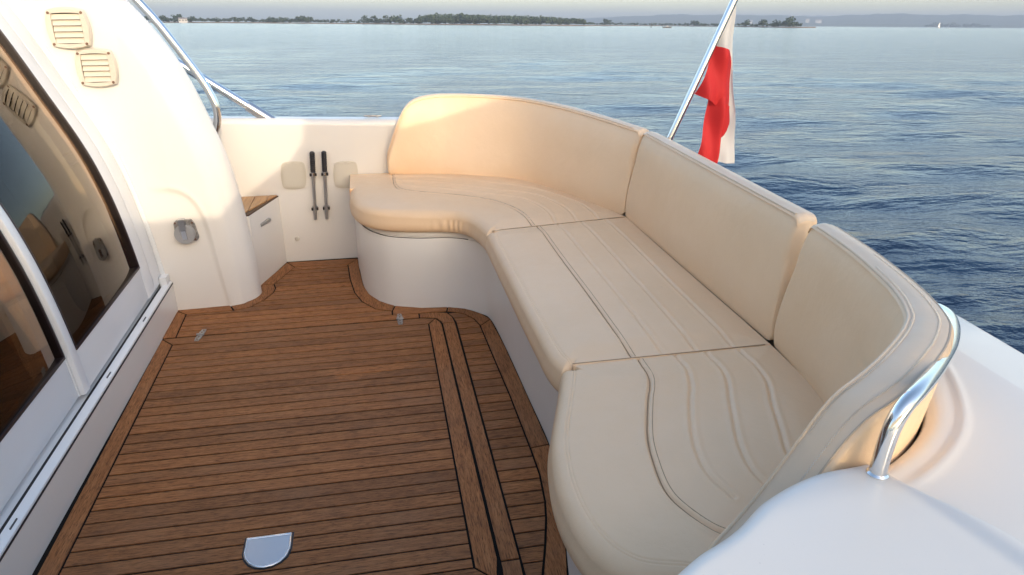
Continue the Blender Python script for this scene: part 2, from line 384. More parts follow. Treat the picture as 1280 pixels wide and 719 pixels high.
MB().box((-1.050, 3.40, .150), (-1.018, 3.452, .20)).done('end_stop', ALU, fr_, smooth=False)
def leaf(label, y0, y1, off, zb):
    t = thing('sliding_door', label, 'sliding door', (-1.05, (y0 + y1) / 2, zb), 'sliding cabin doors')
    hi, lo = off + .008, off - .009
    obj('stile', *strip(y0, y0 + .046, zb, ZT, lo, hi), ALU, t, angle=60)
    obj('stile', *strip(y1 - .110, y1, zb, ZT, lo, hi - .001), ALU, t, angle=60)
    obj('bottom_rail', *strip(y0 + .044, y1 - .108, zb + .002, .322, lo, hi - .003), ALU, t, angle=60)
    obj('top_rail', *strip(y0 + .044, y1 - .108, ZT - .12, ZT - .002, lo, hi - .003), ALU, t)
    g0, g1, gz = y0 + .046, y1 - .110, .323
    obj('gasket', *strip(g1 - .008, g1 + .001, gz, ZT - .13, off - .01, hi + .002), GASKET, t)
    obj('gasket', *strip(g0 - .001, g0 + .006, gz, ZT - .13, off - .01, hi + .002), GASKET, t)
    obj('gasket', *strip(g0, g1, gz - .001, gz + .009, off - .01, hi + .002), GASKET, t)
    obj('glass_pane', *strip(g0 + .003, g1 - .003, gz, ZT - .13, off - .004, off + .004, 60), GLASS, t)
leaf('tinted sliding glass door leaf farther from the camera, next to the vents', 2.392, 3.330, .0, .172)
leaf('tinted sliding glass door leaf nearest the camera at the left edge', 1.45, 2.495, -.018, .17)

# interior behind the glass
cab = thing('cabin_interior', 'dim brown wooden saloon seen through the tinted door glass', 'saloon', (-2.4, 2.4, 0))
MB().box((-4.4, .9, -.05), (-1.11, 3.95, -.02)).done('floor', INWOOD, cab, smooth=False)
MB().box((-4.45, .9, -.02), (-4.4, 3.95, 1.9)).done('far_wall', INWOOD, cab, smooth=False)
MB().box((-4.4, 3.9, -.02), (-1.66, 3.94, 1.9)).done('side_wall', INWOOD, cab, smooth=False)
MB().box((-4.4, .9, -.02), (-1.2, .94, .9)).done('side_wall', INWOOD, cab, smooth=False)
MB().box((-4.4, .9, 1.90), (-1.55, 3.95, 1.97)).done('cabin_roof', GEL, cab, smooth=False)
bevel(MB().box((-2.6, 2.7, -.02), (-1.45, 3.85, .72)).done('cabinet', INWOOD, cab, smooth=False), .02)
bevel(MB().box((-2.62, 2.68, .72), (-1.43, 3.86, .76)).done('counter_top', mat('counter', (.30, .17, .08), .3), cab, smooth=False), .01)
bevel(MB().box((-2.2, 1.3, -.02), (-1.5, 2.2, .42)).done('sofa_seat', INCLOTH, cab, smooth=False), .04)
obj('inner_post', *strip(2.30, 2.37, .2, 1.6, -.16, -.12), PLAST, cab, angle=60)

# ------------------------------------------------------------------ cabin side: white moulded wing with the vents
SZ = np.array([0, .063, .302, .51, .708, .935, 1.079, 1.218, 1.319, 1.416, 1.55, 1.75, 1.95])
SX = np.array([-.634, -.634, -.647, -.664, -.692, -.760, -.806, -.868, -.934, -1.010, -1.13, -1.34, -1.60])
_sxx = np.convolve(np.pad(np.interp(_zz, SZ, SX), 20, 'reflect', reflect_type='odd'), _k, 'valid')
def sil(z): return np.interp(z, _zz, _sxx)
crease = smooth_curve([(-1.06, .606), (-1.0, .607), (-.95, .605), (-.906, .592), (-.866, .56), (-.835, .503), (-.811, .402), (-.793, .21), (-.769, .0), (-.765, -.05)], 80)
zs = np.linspace(-.02, 1.95, 190); V = []; NA, NB, NC = 70, 16, 14
for z in zs:
    xl, xr = float(prof(z)) + .0, float(sil(z)); rx = min(.135, (xr - xl) * .45)
    a = np.linspace(0, 1, NA)
    xa = xl + (xr - rx - xl) * a; ya = 3.466 + .014 * a ** 2
    th = np.linspace(0, math.pi / 2, NB)[1:]
    xb = xr - rx + rx * np.sin(th); yb = 3.480 + .14 * (1 - np.cos(th))
    c = np.linspace(0, 1, NC)[1:]
    yc = 3.62 + .26 * c; xc = xr + xr * (yc - 3.62) / 3.62 * 1.3 - .02 * c ** 3
    X = np.r_[xa, xb, xc, [xl - .25]]; Y = np.r_[ya, yb, yc, [3.89]]
    V.append(np.stack([X, Y, np.full(len(X), z)], 1))
V = np.array(V); nv = V.shape[1]; Vf = V.reshape(-1, 3).copy()
# the panel round the socket is a shallow recess: outside the crease the moulding stands a little proud
Q = Vf[:, [0, 2]]; dcr = dist_to_poly(Q, crease)
cz = np.interp(Q[:, 0], crease[np.argsort(crease[:, 0]), 0], crease[np.argsort(crease[:, 0]), 1], right=-1)
inside = (Q[:, 1] < cz)
sdist = np.where(inside, -dcr, dcr)
step = np.clip(sdist / .018 * .5 + .5, 0, 1); step = step * step * (3 - 2 * step)
front = Vf[:, 1] < 3.50
fade = np.clip((Q[:, 0] + 1.04) / .10, 0, 1)
Vf[:, 1] -= np.where(front, .009 * step * fade + .003 * np.exp(-(sdist - .008) ** 2 / .012 ** 2) * fade, 0)
pil = obj('deckhouse', Vf, grid_faces(len(zs), nv), GEL, angle=60, loc=(-.9, 3.6, 0))
tag(pil, 'curved white moulded cabin side beside the glass doors, carrying two vents and a socket', 'deckhouse')

def vent(cx, cz, w, h, skew, label):
    y = 3.452
    t = thing('vent', label, 'vent', (cx, y, cz), 'louvred vents on the cabin side')
    def sh(V):
        V = np.asarray(V, float).copy(); V[:, 0] += skew * (cz - V[:, 2]); return V
    a, b = w / 2, h / 2
    def barrel(a, b, bow=.012, n=9):
        P = []
        for (x0, z0, x1, z1, nx, nz) in ((-a, -b, a, -b, 0, -1), (a, -b, a, b, 1, 0), (a, b, -a, b, 0, 1), (-a, b, -a, -b, -1, 0)):
            for q in np.linspace(0, 1, n)[:-1]:
                s = 4 * q * (1 - q) * bow; P.append((x0 + (x1 - x0) * q + nx * s, z0 + (z1 - z0) * q + nz * s))
        return P
    def ring(outer, inner, y0, y1, y2):
        n = len(outer); V = [(p[0] + cx, y0, p[1] + cz) for p in outer] + [(p[0] * .93 + cx, y1, p[1] * .93 + cz) for p in outer] + [(p[0] + cx, y1, p[1] + cz) for p in inner] + [(p[0] + cx, y2, p[1] + cz) for p in inner]
        F = []
        for k in range(3):
            for i in range(n): F.append((k * n + i, k * n + (i + 1) % n, (k + 1) * n + (i + 1) % n, (k + 1) * n + i))
        return V, F
    o_, i_ = barrel(a, b), barrel(a * .74, b * .82, .003)
    V, F = ring(o_, i_, y + .004, y - .011, y + .003); obj('vent_frame', sh(V), F, PLAST, t, angle=30)
    MB().prism([(p[0] + cx - skew * 0, p[1] + cz) for p in i_], y + .002, y + .0035, 1).done('vent_back', DARK, t, smooth=False)
    nl = 5
    for k in range(nl):
        z0 = cz - b * .82 + (k + .0) * b * 1.64 / nl; z1 = z0 + b * 1.64 / nl * .90
        V = [(cx - a * .75, y - .0095, z0), (cx + a * .75, y - .0095, z0), (cx + a * .75, y + .001, z1), (cx - a * .75, y + .001, z1)]
        V += [(p[0], p[1] + .0022, p[2] + .0006) for p in V]
        obj('louver', sh(V), [(0, 1, 2, 3), (7, 6, 5, 4), (0, 4, 5, 1), (1, 5, 6, 2), (2, 6, 7, 3), (3, 7, 4, 0)], PLAST, t, smooth=False)
    an = np.linspace(0, 2 * math.pi, 11)[:-1]
    for sx in (-1, 1):
        for sz in (-1, 1):
            c0 = (cx + sx * a * .86, cz + sz * b * .86)
            mb = MB().prism(np.c_[c0[0] + .0055 * np.cos(an), c0[1] + .0055 * np.sin(an)], y - .0135, y - .009, 1); mb.V = [sh(v) for v in mb.V]
            mb.done('screw', SCREWM, t, smooth=False)
vent(-1.211, 1.311, .145, .142, -.02, 'cream louvred vent higher on the cabin side, nearer the top edge')
vent(-1.137, 1.152, .140, .138, -.04, 'cream louvred vent lower on the cabin side, closer to the grab rail')

# shore power socket
LIDM = mat('grey_lid', (.44, .43, .42), .38, .35)
so = thing('power_socket', 'grey steel power inlet with a round spring lid on the white cabin side', 'socket', (-.905, 3.46, .405))
P = [(-.948, .362), (-.862, .356), (-.853, .372), (-.862, .440), (-.872, .462), (-.94, .462), (-.953, .448), (-.954, .380)]
bevel(MB().prism(P, 3.448, 3.468, 1).done('back_plate', OLDSTEEL, so, smooth=False), .003)
an = np.linspace(0, 2 * math.pi, 33)[:-1]
bevel(MB().prism(np.c_[-.907 + .046 * np.cos(an), .398 + .046 * np.sin(an)], 3.424, 3.449, 1).done('lid', LIDM, so, smooth=False), .004)
bevel(MB().prism([(-.924, .418), (-.896, .418), (-.896, .472), (-.924, .472)], 3.418, 3.448, 1).done('hinge_block', BRUSHED, so, smooth=False), .002)
bevel(MB().prism([(-.917, .376), (-.893, .374), (-.897, .419), (-.921, .419)], 3.4185, 3.4245, 1).done('latch', STEEL, so, smooth=False), .0015)
for sx, sz in ((-.945, .372), (-.868, .366), (-.945, .45), (-.870, .448)):
    MB().prism(np.c_[sx + .005 * np.cos(an), sz + .005 * np.sin(an)], 3.445, 3.4485, 1).done('screw', SCREWM, so, smooth=False)

# ------------------------------------------------------------------ coaming: bulwark, side decks, aft deck and hull in one moulding
CT = [((-2.4, .50), (-2.4, .02), .90), ((-1.0, .52), (-1.0, .05), .85), ((.1, .60), (0, .10), .775), ((.421, .728), (.45, .14), .745),
      ((.559, .822), (.75, .18), .73), ((.673, .871), (.95, .26), .724), ((.80, .892), (1.12, .38), .72), ((.942, .962), (1.28, .55), .72),
      ((1.05, 1.062), (1.41, .78), .72), ((1.15, 1.24), (1.48, 1.05), .72), ((1.225, 1.5), (1.508, 1.4), .72), ((1.25, 1.9), (1.515, 1.9), .72),
      ((1.25, 2.5), (1.52, 2.5), .72), ((1.25, 3.1), (1.515, 3.1), .725), ((1.2, 3.45), (1.49, 3.55), .735), ((1.08, 3.77), (1.38, 3.93), .75),
      ((.85, 4.0), (1.12, 4.16), .765), ((.5, 4.07), (.70, 4.19), .775), ((.1, 4.055), (.2, 4.165), .785), ((-.5, 4.055), (-.5, 4.165), .81),
      ((-1.0, 4.055), (-1, 4.165), .83), ((-2.4, 4.055), (-2.4, 4.165), .89)]
NS = 520
Ic = cat_curve([c[0] for c in CT], NS); Oc = cat_curve([c[1] for c in CT], NS); Zc = cat_curve([[c[2]] for c in CT], NS)[:, 0]
r_in = .035; tt = np.linspace(0, 1, 64); V = []
for s in range(NS):
    I, O, zd = Ic[s], Oc[s], Zc[s]; d = O - I; Ld = np.linalg.norm(d); d = d / Ld; rr = min(r_in, Ld * .3); row = []
    for z in (-.02, .15, .35, .55, zd - rr - .03): row.append((I[0], I[1], z))
    for a in np.linspace(0, math.pi / 2, 10)[:-1]:
        row.append((*(I + d * (rr - rr * math.cos(a))), zd - rr + rr * math.sin(a)))
    for t in tt:
        q = I + d * (rr + (Ld - rr - .03) * t); row.append((q[0], q[1], zd))
    for a in np.linspace(0, math.pi / 2, 7)[1:]:
        row.append((*(I + d * (Ld - .03 + .03 * math.sin(a))), zd - .03 + .03 * math.cos(a)))
    for z in (zd - .12, zd - .13, zd - .4, .0, -.9):
        row.append((*(I + d * (Ld + (.018 if zd - .125 < z < zd - .1 else -.0) - max(0, zd - z - .3) * .10)), z))
    V.append(row)
V = np.array(V); nr = V.shape[1]; Vf = V.reshape(-1, 3)
top = np.zeros(nr, bool); top[9:9 + 5 + 64 + 6] = True; topm = np.tile(top, NS)
x, y, z = Vf[:, 0], Vf[:, 1], Vf[:, 2]
def sstep(v): v = np.clip(v, 0, 1); return v * v * (3 - 2 * v)
dz = -.20 * np.maximum(0, x - 1.275) * (y > .3)
xa = .80 + .10 * sstep((.88 - y) / .25)                                     # raised cap of the near bulwark end
dz += .030 * sstep((xa - x) / .05 + .5) * (y < 2)
dI = dist_to_poly(Vf[:, :2], Ic[::3])
ringz = sstep((dI - .050) / .014); nearc = sstep((x - .78) / .12) * sstep((1.75 - y) / .3) * (y < 2.5)
dz += nearc * (.004 * ringz - .0035 + .003 * np.exp(-((dI - .066) / .008) ** 2))
Vf[topm, 2] += dz[topm]
coam = obj('coaming', Vf, grid_faces(NS, nr), GEL2, angle=50, loc=(.5, 2.5, 0))
tag(coam, 'white moulded bulwark, coaming and aft deck running all round the cockpit', 'coaming')

# gunwale cap light strip and small deck fittings on the far side
cl = thing('cleat', 'small steel mooring cleat on the far bulwark top left of the backrest', 'cleat', (.0, 4.11, .79))
cl_m = MB().tube([(-.048, 4.12, .803), (-.03, 4.12, .801), (.03, 4.12, .799), (.048, 4.12, .800)], [.004, .006, .006, .004], 10); cl_m.done('horn', OLDSTEEL, cl)
for q in (-.022, .022): MB().tube([(q, 4.12, .780), (q, 4.12, .799)], .006, 10).done('post', STEEL, cl)

# locker with teak step top in the far left corner
lk = thing('corner_locker', 'small white corner locker with a triangular teak top beside the cabin side', 'locker', (-.66, 3.9, 0))
MB().prism([(-.657, 3.70), (-.549, 4.052), (-.85, 4.052), (-.85, 3.70)], -.02, .386).done('body', GEL, lk, smooth=False)
tri = [(-.693, 3.716), (-.553, 4.046), (-.80, 4.046), (-.80, 3.716)]
MB().prism([(-.660, 3.706), (-.548, 4.050), (-.83, 4.050), (-.83, 3.706)],   .3865, .393).done('step_edge', PLY, lk, smooth=False)
STEPW = mat('lighter_teak', (.46, .24, .095), .4)  # lighter, more orange teak than the sole planks
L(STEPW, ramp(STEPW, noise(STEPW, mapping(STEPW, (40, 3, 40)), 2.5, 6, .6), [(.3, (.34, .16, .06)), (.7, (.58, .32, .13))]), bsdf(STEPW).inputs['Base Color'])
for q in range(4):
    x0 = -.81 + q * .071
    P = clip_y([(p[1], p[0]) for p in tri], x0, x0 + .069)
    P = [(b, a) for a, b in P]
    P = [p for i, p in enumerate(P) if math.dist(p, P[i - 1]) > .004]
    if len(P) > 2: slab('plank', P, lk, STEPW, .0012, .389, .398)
lt = MB().tube([(-.628, 3.795 + .015, .302), (-.590, 3.915 - .015, .302)], .011, 10)
lt.done('latch', BRUSHED, lk)
for q in range(2): MB().tube([(-.626 + q * .034, 3.812 + q * .086, .302), (-.640 + q * .034, 3.818 + q * .086, .302)], .008, 8).done('latch_post', BRUSHED, lk)

# plastic access covers and clipped rods on the far bulwark
def cover(cx, cz, w, h, skew, label):
    y = 4.0525
    t = thing('access_cover', label, 'cover', (cx, y, cz), 'plastic covers on the far bulwark')
    P = []
    a, b = w / 2, h / 2
    for (x0, z0, x1, z1, nx, nz) in ((-a, -b, a, -b, 0, -1), (a, -b, a, b, 1, 0), (a, b, -a, b, 0, 1), (-a, b, -a, -b, -1, 0)):
        for q in np.linspace(.06, .94, 9):
            s = 4 * q * (1 - q) * .008; P.append((x0 + (x1 - x0) * q + nx * s, z0 + (z1 - z0) * q + nz * s))
    P = np.array(P)
    def place(P): return np.c_[P[:, 0] + skew * P[:, 1] + cx, P[:, 1] + cz]
    bevel(MB().prism(place(P), y - .007, y + .002, 1).done('rim', PLASTG, t, smooth=False), .003)
    bevel(MB().prism(place(P * .86), y - .0105, y - .0065, 1).done('lid', PLASTG, t, smooth=False), .002)
    for q in (-.32, .32): MB().prism(place(np.array([(q * a - .010, b * .86), (q * a + .010, b * .86), (q * a + .010, b * .99), (q * a - .010, b * .99)])), y - .012, y - .006, 1).done('hinge_lug', PLASTG, t, smooth=False)
cover(-.453, .503, .118, .140, .05, 'square cream plastic cover left of the two steel rods')
cover(-.172, .494, .118, .138, .05, 'square cream plastic cover between the right rod and the seat end')
def rod(x0, label):
    y = 4.028
    t = thing('pump_handle', label, 'handle', (x0, y, .44), 'black gripped rods clipped to the far bulwark')
    def X(z): return x0 + .055 * (z - .44)
    zz = np.linspace(.52, .636, 40); rr = .0125 + .0022 * (np.sin((zz - .52) / .116 * 2 * math.pi * 9) > .2) ; rr[-3:] = [.0125, .0105, .006]; rr[:2] = .0105
    MB().tube(np.c_[X(zz), np.full(40, y), zz], rr, 14).done('grip', RUB, t)
    MB().tube([(X(q), y, q) for q in (.250, .40, .522)], .0088, 12).done('shaft', BRUSHED, t)
    MB().tube([(X(q), y, q) for q in (.500, .519)], .0105, 12).done('collar', STEEL, t)
    for q in (.507, .312):
        c = MB().box((X(q) - .016, y + .006, q - .009), (X(q) + .016, 4.056, q + .009)); c.done('clip_base', BRUSHED, t, smooth=False)
        for sg in (-1, 1): bevel(MB().box((X(q) + sg * .0150 - .004, y - .009, q - .008), (X(q) + sg * .0150 + .004, y + .006, q + .008)).done('clip_pad', RUB, t, smooth=False), .002)
rod(-.3500, 'black gripped steel rod clipped to the far bulwark, left one of the pair')
rod(-.2875, 'black gripped steel rod clipped to the far bulwark, right one of the pair')

ol = MB().tube([(-.475, 4.058, .135), (-.475, 4.047, .135), (-.475, 4.044, .135)], [.013, .013, .009], 14).done('overflow_outlet', PLASTG)
tag(ol, 'tiny round overflow outlet low on the far white bulwark below the left cover', 'outlet')
# ------------------------------------------------------------------ bench base
bo = smooth_curve([(-.148, 4.06), (-.140, 3.9), (-.134, 3.84), (-.114, 3.618), (-.084, 3.49), (-.033, 3.394), (.04, 3.321), (.17, 3.272), (.296, 3.256), (.378, 3.223), (.444, 3.158), (.484, 3.081), (.502, 2.818), (.516, 2.367), (.524, 2.043), (.505, 1.85), (.478, 1.66), (.446, 1.506), (.42, 1.35), (.40, 1.15), (.43, .98), (.52, .88)], 200)
T_ = np.gradient(bo, axis=0); T_ /= np.linalg.norm(T_, axis=1)[:, None]; Nb = np.c_[-T_[:, 1], T_[:, 0]]   # into the bench
if (Nb[100] @ np.array([1, 0])) < 0: Nb = -Nb
rowsz = [(-.02, 0), (.10, .002), (.25, .003), (.352, .002), (.360, .004), (.363, .009), (.368, .009), (.371, .004), (.392, .004), (.394, .06)]
V = np.array([[(*(bo[i] + Nb[i] * o_), z_) for z_, o_ in rowsz] for i in range(len(bo))]).reshape(-1, 3)
bb = obj('bench_base', V, grid_faces(len(bo), len(rowsz)), GEL, angle=40, loc=(.5, 2.5, 0))
tag(bb, 'white moulded base under the curved cream bench', 'bench base')
slot = [i for i in range(len(bo)) if bo[i][1] > 3.2 and bo[i][0] < .40 and bo[i][0] > -.12]
P = bo[slot]; Nn = Nb[slot]
V = np.array([[(*(P[i] + Nn[i] * .0165), .3600), (*(P[i] + Nn[i] * .0040), .3600), (*(P[i] + Nn[i] * .0040), .3628), (*(P[i] + Nn[i] * .0165), .3628)] for i in range(len(P))]).reshape(-1, 3)
obj('lid_groove', V, grid_faces(len(P), 4, True) + [(0, 1, 2, 3), tuple(range(len(V) - 4, len(V)))], mat('groove_brown', (.12, .10, .08), .8), bb)  # thin grey-brown strip that draws the lid groove

# ------------------------------------------------------------------ seat cushions
ZB, ZS = .392, .500
def ease(n, k=.65):
    t = np.linspace(0, 1, n); return (1 - k) * t + k * (.5 - .5 * np.cos(math.pi * t))
def seat(label, F, B, grooves, soft_front, nu, nv, loc, rim=None, pucker=None):
    F = smooth_curve(F, 500); B = smooth_curve(B, 500); u = ease(nu, .5); v = ease(nv, .75)
    Fi = np.stack([np.interp(u, np.linspace(0, 1, 500), F[:, j]) for j in range(2)], 1)
    Bi = np.stack([np.interp(u, np.linspace(0, 1, 500), B[:, j]) for j in range(2)], 1)
    G = Fi[:, None] * (1 - v)[None, :, None] + Bi[:, None] * v[None, :, None]
    outline = np.vstack([resample(F, 120), resample(np.array([F[-1], B[-1]]), 24)[1:], resample(B, 120)[::-1][1:], resample(np.array([B[0], F[0]]), 24)[1:-1]])
    Q = G.reshape(-1, 2); d = dist_to_poly(Q, outline, True); df = dist_to_poly(Q, resample(F, 160))
    r = np.where(df < d + .03, soft_front, .0045)
    rr = np.clip(d / r, 0, 1); z = ZS - r + r * np.sqrt(1 - (1 - rr) ** 2)
    z += .010 * sstep(d / .12) - .004
    for P, wd, dp, dbl in grooves:
        P = smooth_curve(P, 120); g = dist_to_poly(Q, P)
        z -= dp * np.exp(-(g / wd) ** 2)
        z += dp * .35 * np.exp(-((g - 2.6 * wd) / (1.6 * wd)) ** 2)
        if dbl: z -= .0022 * np.exp(-((g - .0125) / .0018) ** 2)
    if rim:
        for q in rim: z -= .0022 * np.exp(-((df - q) / .0018) ** 2)
    z += .0022 * np.sin(Q[:, 0] * 9 + 2 * Q[:, 1]) * np.cos(Q[:, 1] * 7.3) * sstep(d / .1)
    top = np.c_[Q, z]
    loop = [i * nv for i in range(nu)] + [(nu - 1) * nv + j for j in range(1, nv)] + [i * nv + nv - 1 for i in range(nu - 2, -1, -1)] + [j for j in range(nv - 2, 0, -1)]
    Lp = Q[loop]; c = np.roll(Lp, -1, 0) - np.roll(Lp, 1, 0); c /= np.maximum(np.linalg.norm(c, axis=1), 1e-9)[:, None]
    No = np.c_[c[:, 1], -c[:, 0]]
    ar = np.sum(Lp[:, 0] * np.roll(Lp[:, 1], -1) - np.roll(Lp[:, 0], -1) * Lp[:, 1])
    if ar < 0: No = -No
    z0 = top[loop, 2]; V = [top]; Fc = grid_faces(nu, nv); n = len(loop); prev = loop; base = len(top)
    amp = np.where(dist_to_poly(Lp, resample(F, 160)) < .002, 1.0, .15)[:, None]
    if pucker is not None:
        sl = np.r_[0, np.cumsum(np.linalg.norm(np.diff(Lp, axis=0), axis=1))]; pd = np.linalg.norm(Lp - np.array(pucker), axis=1)
        pk = (np.exp(-(pd / .085) ** 2) * .0055 * np.sin(sl * 2 * math.pi / .034 + 1.5 * np.sin(sl * 40)))[:, None]
    else: pk = 0
    for f, o_ in ((.25, .004), (.5, .006), (.75, .004), (.9, -.002), (1.0, -.016)):
        zz = z0 + (ZB - z0) * f; V.append(np.c_[Lp + No * (o_ * amp + pk * math.sin(math.pi * min(f + .15, 1))), zz]); cur = list(range(base, base + n)); base += n
        Fc += [(prev[i], prev[(i + 1) % n], cur[(i + 1) % n], cur[i]) for i in range(n)]; prev = cur
    Fc.append(tuple(prev))
    o = obj('seat_cushion', np.vstack(V), Fc, VINS, angle=70, loc=loc)
    for P, wd, dp, dbl in grooves:
        if dbl:
            P = smooth_curve(P, 90)
            def zat(p): q = np.sum((Q - p) ** 2, 1); k = np.argpartition(q, 4)[:4]; return z[k].mean()
            zz = np.array([zat(p) for p in P]); zz = np.convolve(np.pad(zz, 3, 'edge'), np.ones(7) / 7, 'valid')
            MB().tube(np.c_[P, zz + .0003], .0014, 6).done('seam', SEAMD, o)
            tg_ = np.gradient(P, axis=0); tg_ /= np.linalg.norm(tg_, axis=1)[:, None]; P2 = P + np.c_[-tg_[:, 1], tg_[:, 0]] * .0125
            zz = np.array([zat(p) for p in P2]); zz = np.convolve(np.pad(zz, 3, 'edge'), np.ones(7) / 7, 'valid')
            MB().tube(np.c_[P2, zz + .0002], .0009, 6).done('seam', SEAMD, o)
    tag(o, label, 'seat cushion', 'seat cushions of the curved bench')
    return o
MAJ = .0042
s1 = seat('curved cream seat cushion of the far bench arm, under the far backrest',
     [(-.147, 3.70), (-.138, 3.58), (-.108, 3.455), (-.055, 3.365), (.02, 3.306), (.13, 3.265), (.28, 3.238), (.355, 3.205), (.405, 3.13), (.432, 3.03), (.446, 2.931)],
     [(-.150, 4.042), (.07, 4.036), (.25, 4.01), (.40, 3.965), (.57, 3.90), (.735, 3.81), (.84, 3.68), (.91, 3.545), (1.022, 3.275), (1.108, 3.012)],
     [([(.081, 4.02), (.082, 3.9), (.085, 3.74), (.12, 3.63), (.25, 3.54), (.40, 3.47), (.533, 3.362), (.611, 3.22), (.643, 3.095), (.657, 2.965)], MAJ, .006, True),
      ([(.09, 3.74), (.25, 3.65), (.42, 3.56), (.565, 3.465), (.697, 3.358), (.756, 3.217), (.77, 3.094), (.764, 2.975)], .0042, .0040, False),
      ([(.09, 3.83), (.3, 3.74), (.572, 3.565), (.758, 3.428), (.841, 3.264), (.870, 3.109), (.866, 2.985)], .0042, .0040, False),
      ([(.09, 3.92), (.35, 3.83), (.62, 3.67), (.775, 3.54), (.907, 3.344), (.962, 3.189), (.974, 2.995)], .0042, .0040, False)],
     .040, 320, 240, (.3, 3.5, .392), None, (.33, 3.215))
s2 = seat('straight cream seat cushion in the middle of the bench, with stitched channels',
     [(.446, 2.925), (.447, 2.6), (.449, 2.2), (.452, 1.95), (.455, 1.80), (.472, 1.7215)], [(1.108, 3.006), (1.110, 2.6), (1.114, 2.2), (1.118, 1.95), (1.119, 1.82), (1.120, 1.7322)],
     [([(.676, 2.95), (.678, 2.5), (.680, 2.1), (.682, 1.735)], MAJ, .006, True), ([(.773, 2.96), (.777, 2.4), (.779, 1.74)], .0042, .0045, False),
      ([(.885, 2.97), (.885, 2.4), (.882, 1.74)], .0042, .0045, False), ([(1.0, 2.98), (1.0, 2.4), (.998, 1.74)], .0042, .0045, False)],
     .036, 260, 250, (.8, 2.3, .392), (.030, .037))
for y_, x0 in ((2.928, .470), (1.7265, .505)):
    xs_ = np.linspace(x0, 1.10, 30); zz_ = np.where(xs_ < .5, .494, .4965)
    MB().tube(np.c_[xs_, np.linspace(y_, y_ + (.081 if y_ > 2 else .006), 30), zz_], .0015, 6).done('seam', SEAMD, s2)
s3 = seat('cream seat cushion of the near bench arm with a rounded front corner',
     [(.470, 1.718), (.445, 1.64), (.413, 1.55), (.362, 1.40), (.340, 1.295), (.331, 1.203), (.334, 1.114), (.350, 1.035), (.38, .978), (.425, .94), (.50, .915)],
     [(1.120, 1.730), (1.116, 1.62), (1.106, 1.47), (1.08, 1.34), (1.03, 1.21), (.97, 1.12), (.89, 1.05), (.80, 1.0), (.70, .965), (.62, .935), (.54, .91)],
     [([(.698, 1.719), (.688, 1.616), (.670, 1.556), (.640, 1.490), (.585, 1.347), (.562, 1.247), (.551, 1.155), (.563, 1.09), (.60, 1.02), (.66, .985)], MAJ, .007, True),
      ([(.812, 1.72), (.808, 1.635), (.778, 1.536), (.751, 1.480), (.708, 1.376), (.675, 1.272), (.664, 1.183), (.681, 1.10)], .0042, .0050, False),
      ([(.907, 1.72), (.896, 1.579), (.841, 1.435), (.784, 1.281), (.764, 1.184), (.77, 1.11)], .0042, .0050, False),
      ([(1.009, 1.715), (.994, 1.541), (.945, 1.415), (.907, 1.312), (.87, 1.21), (.86, 1.12)], .0042, .0050, False)],
     .040, 270, 260, (.7, 1.3, .392), (.034, .041))

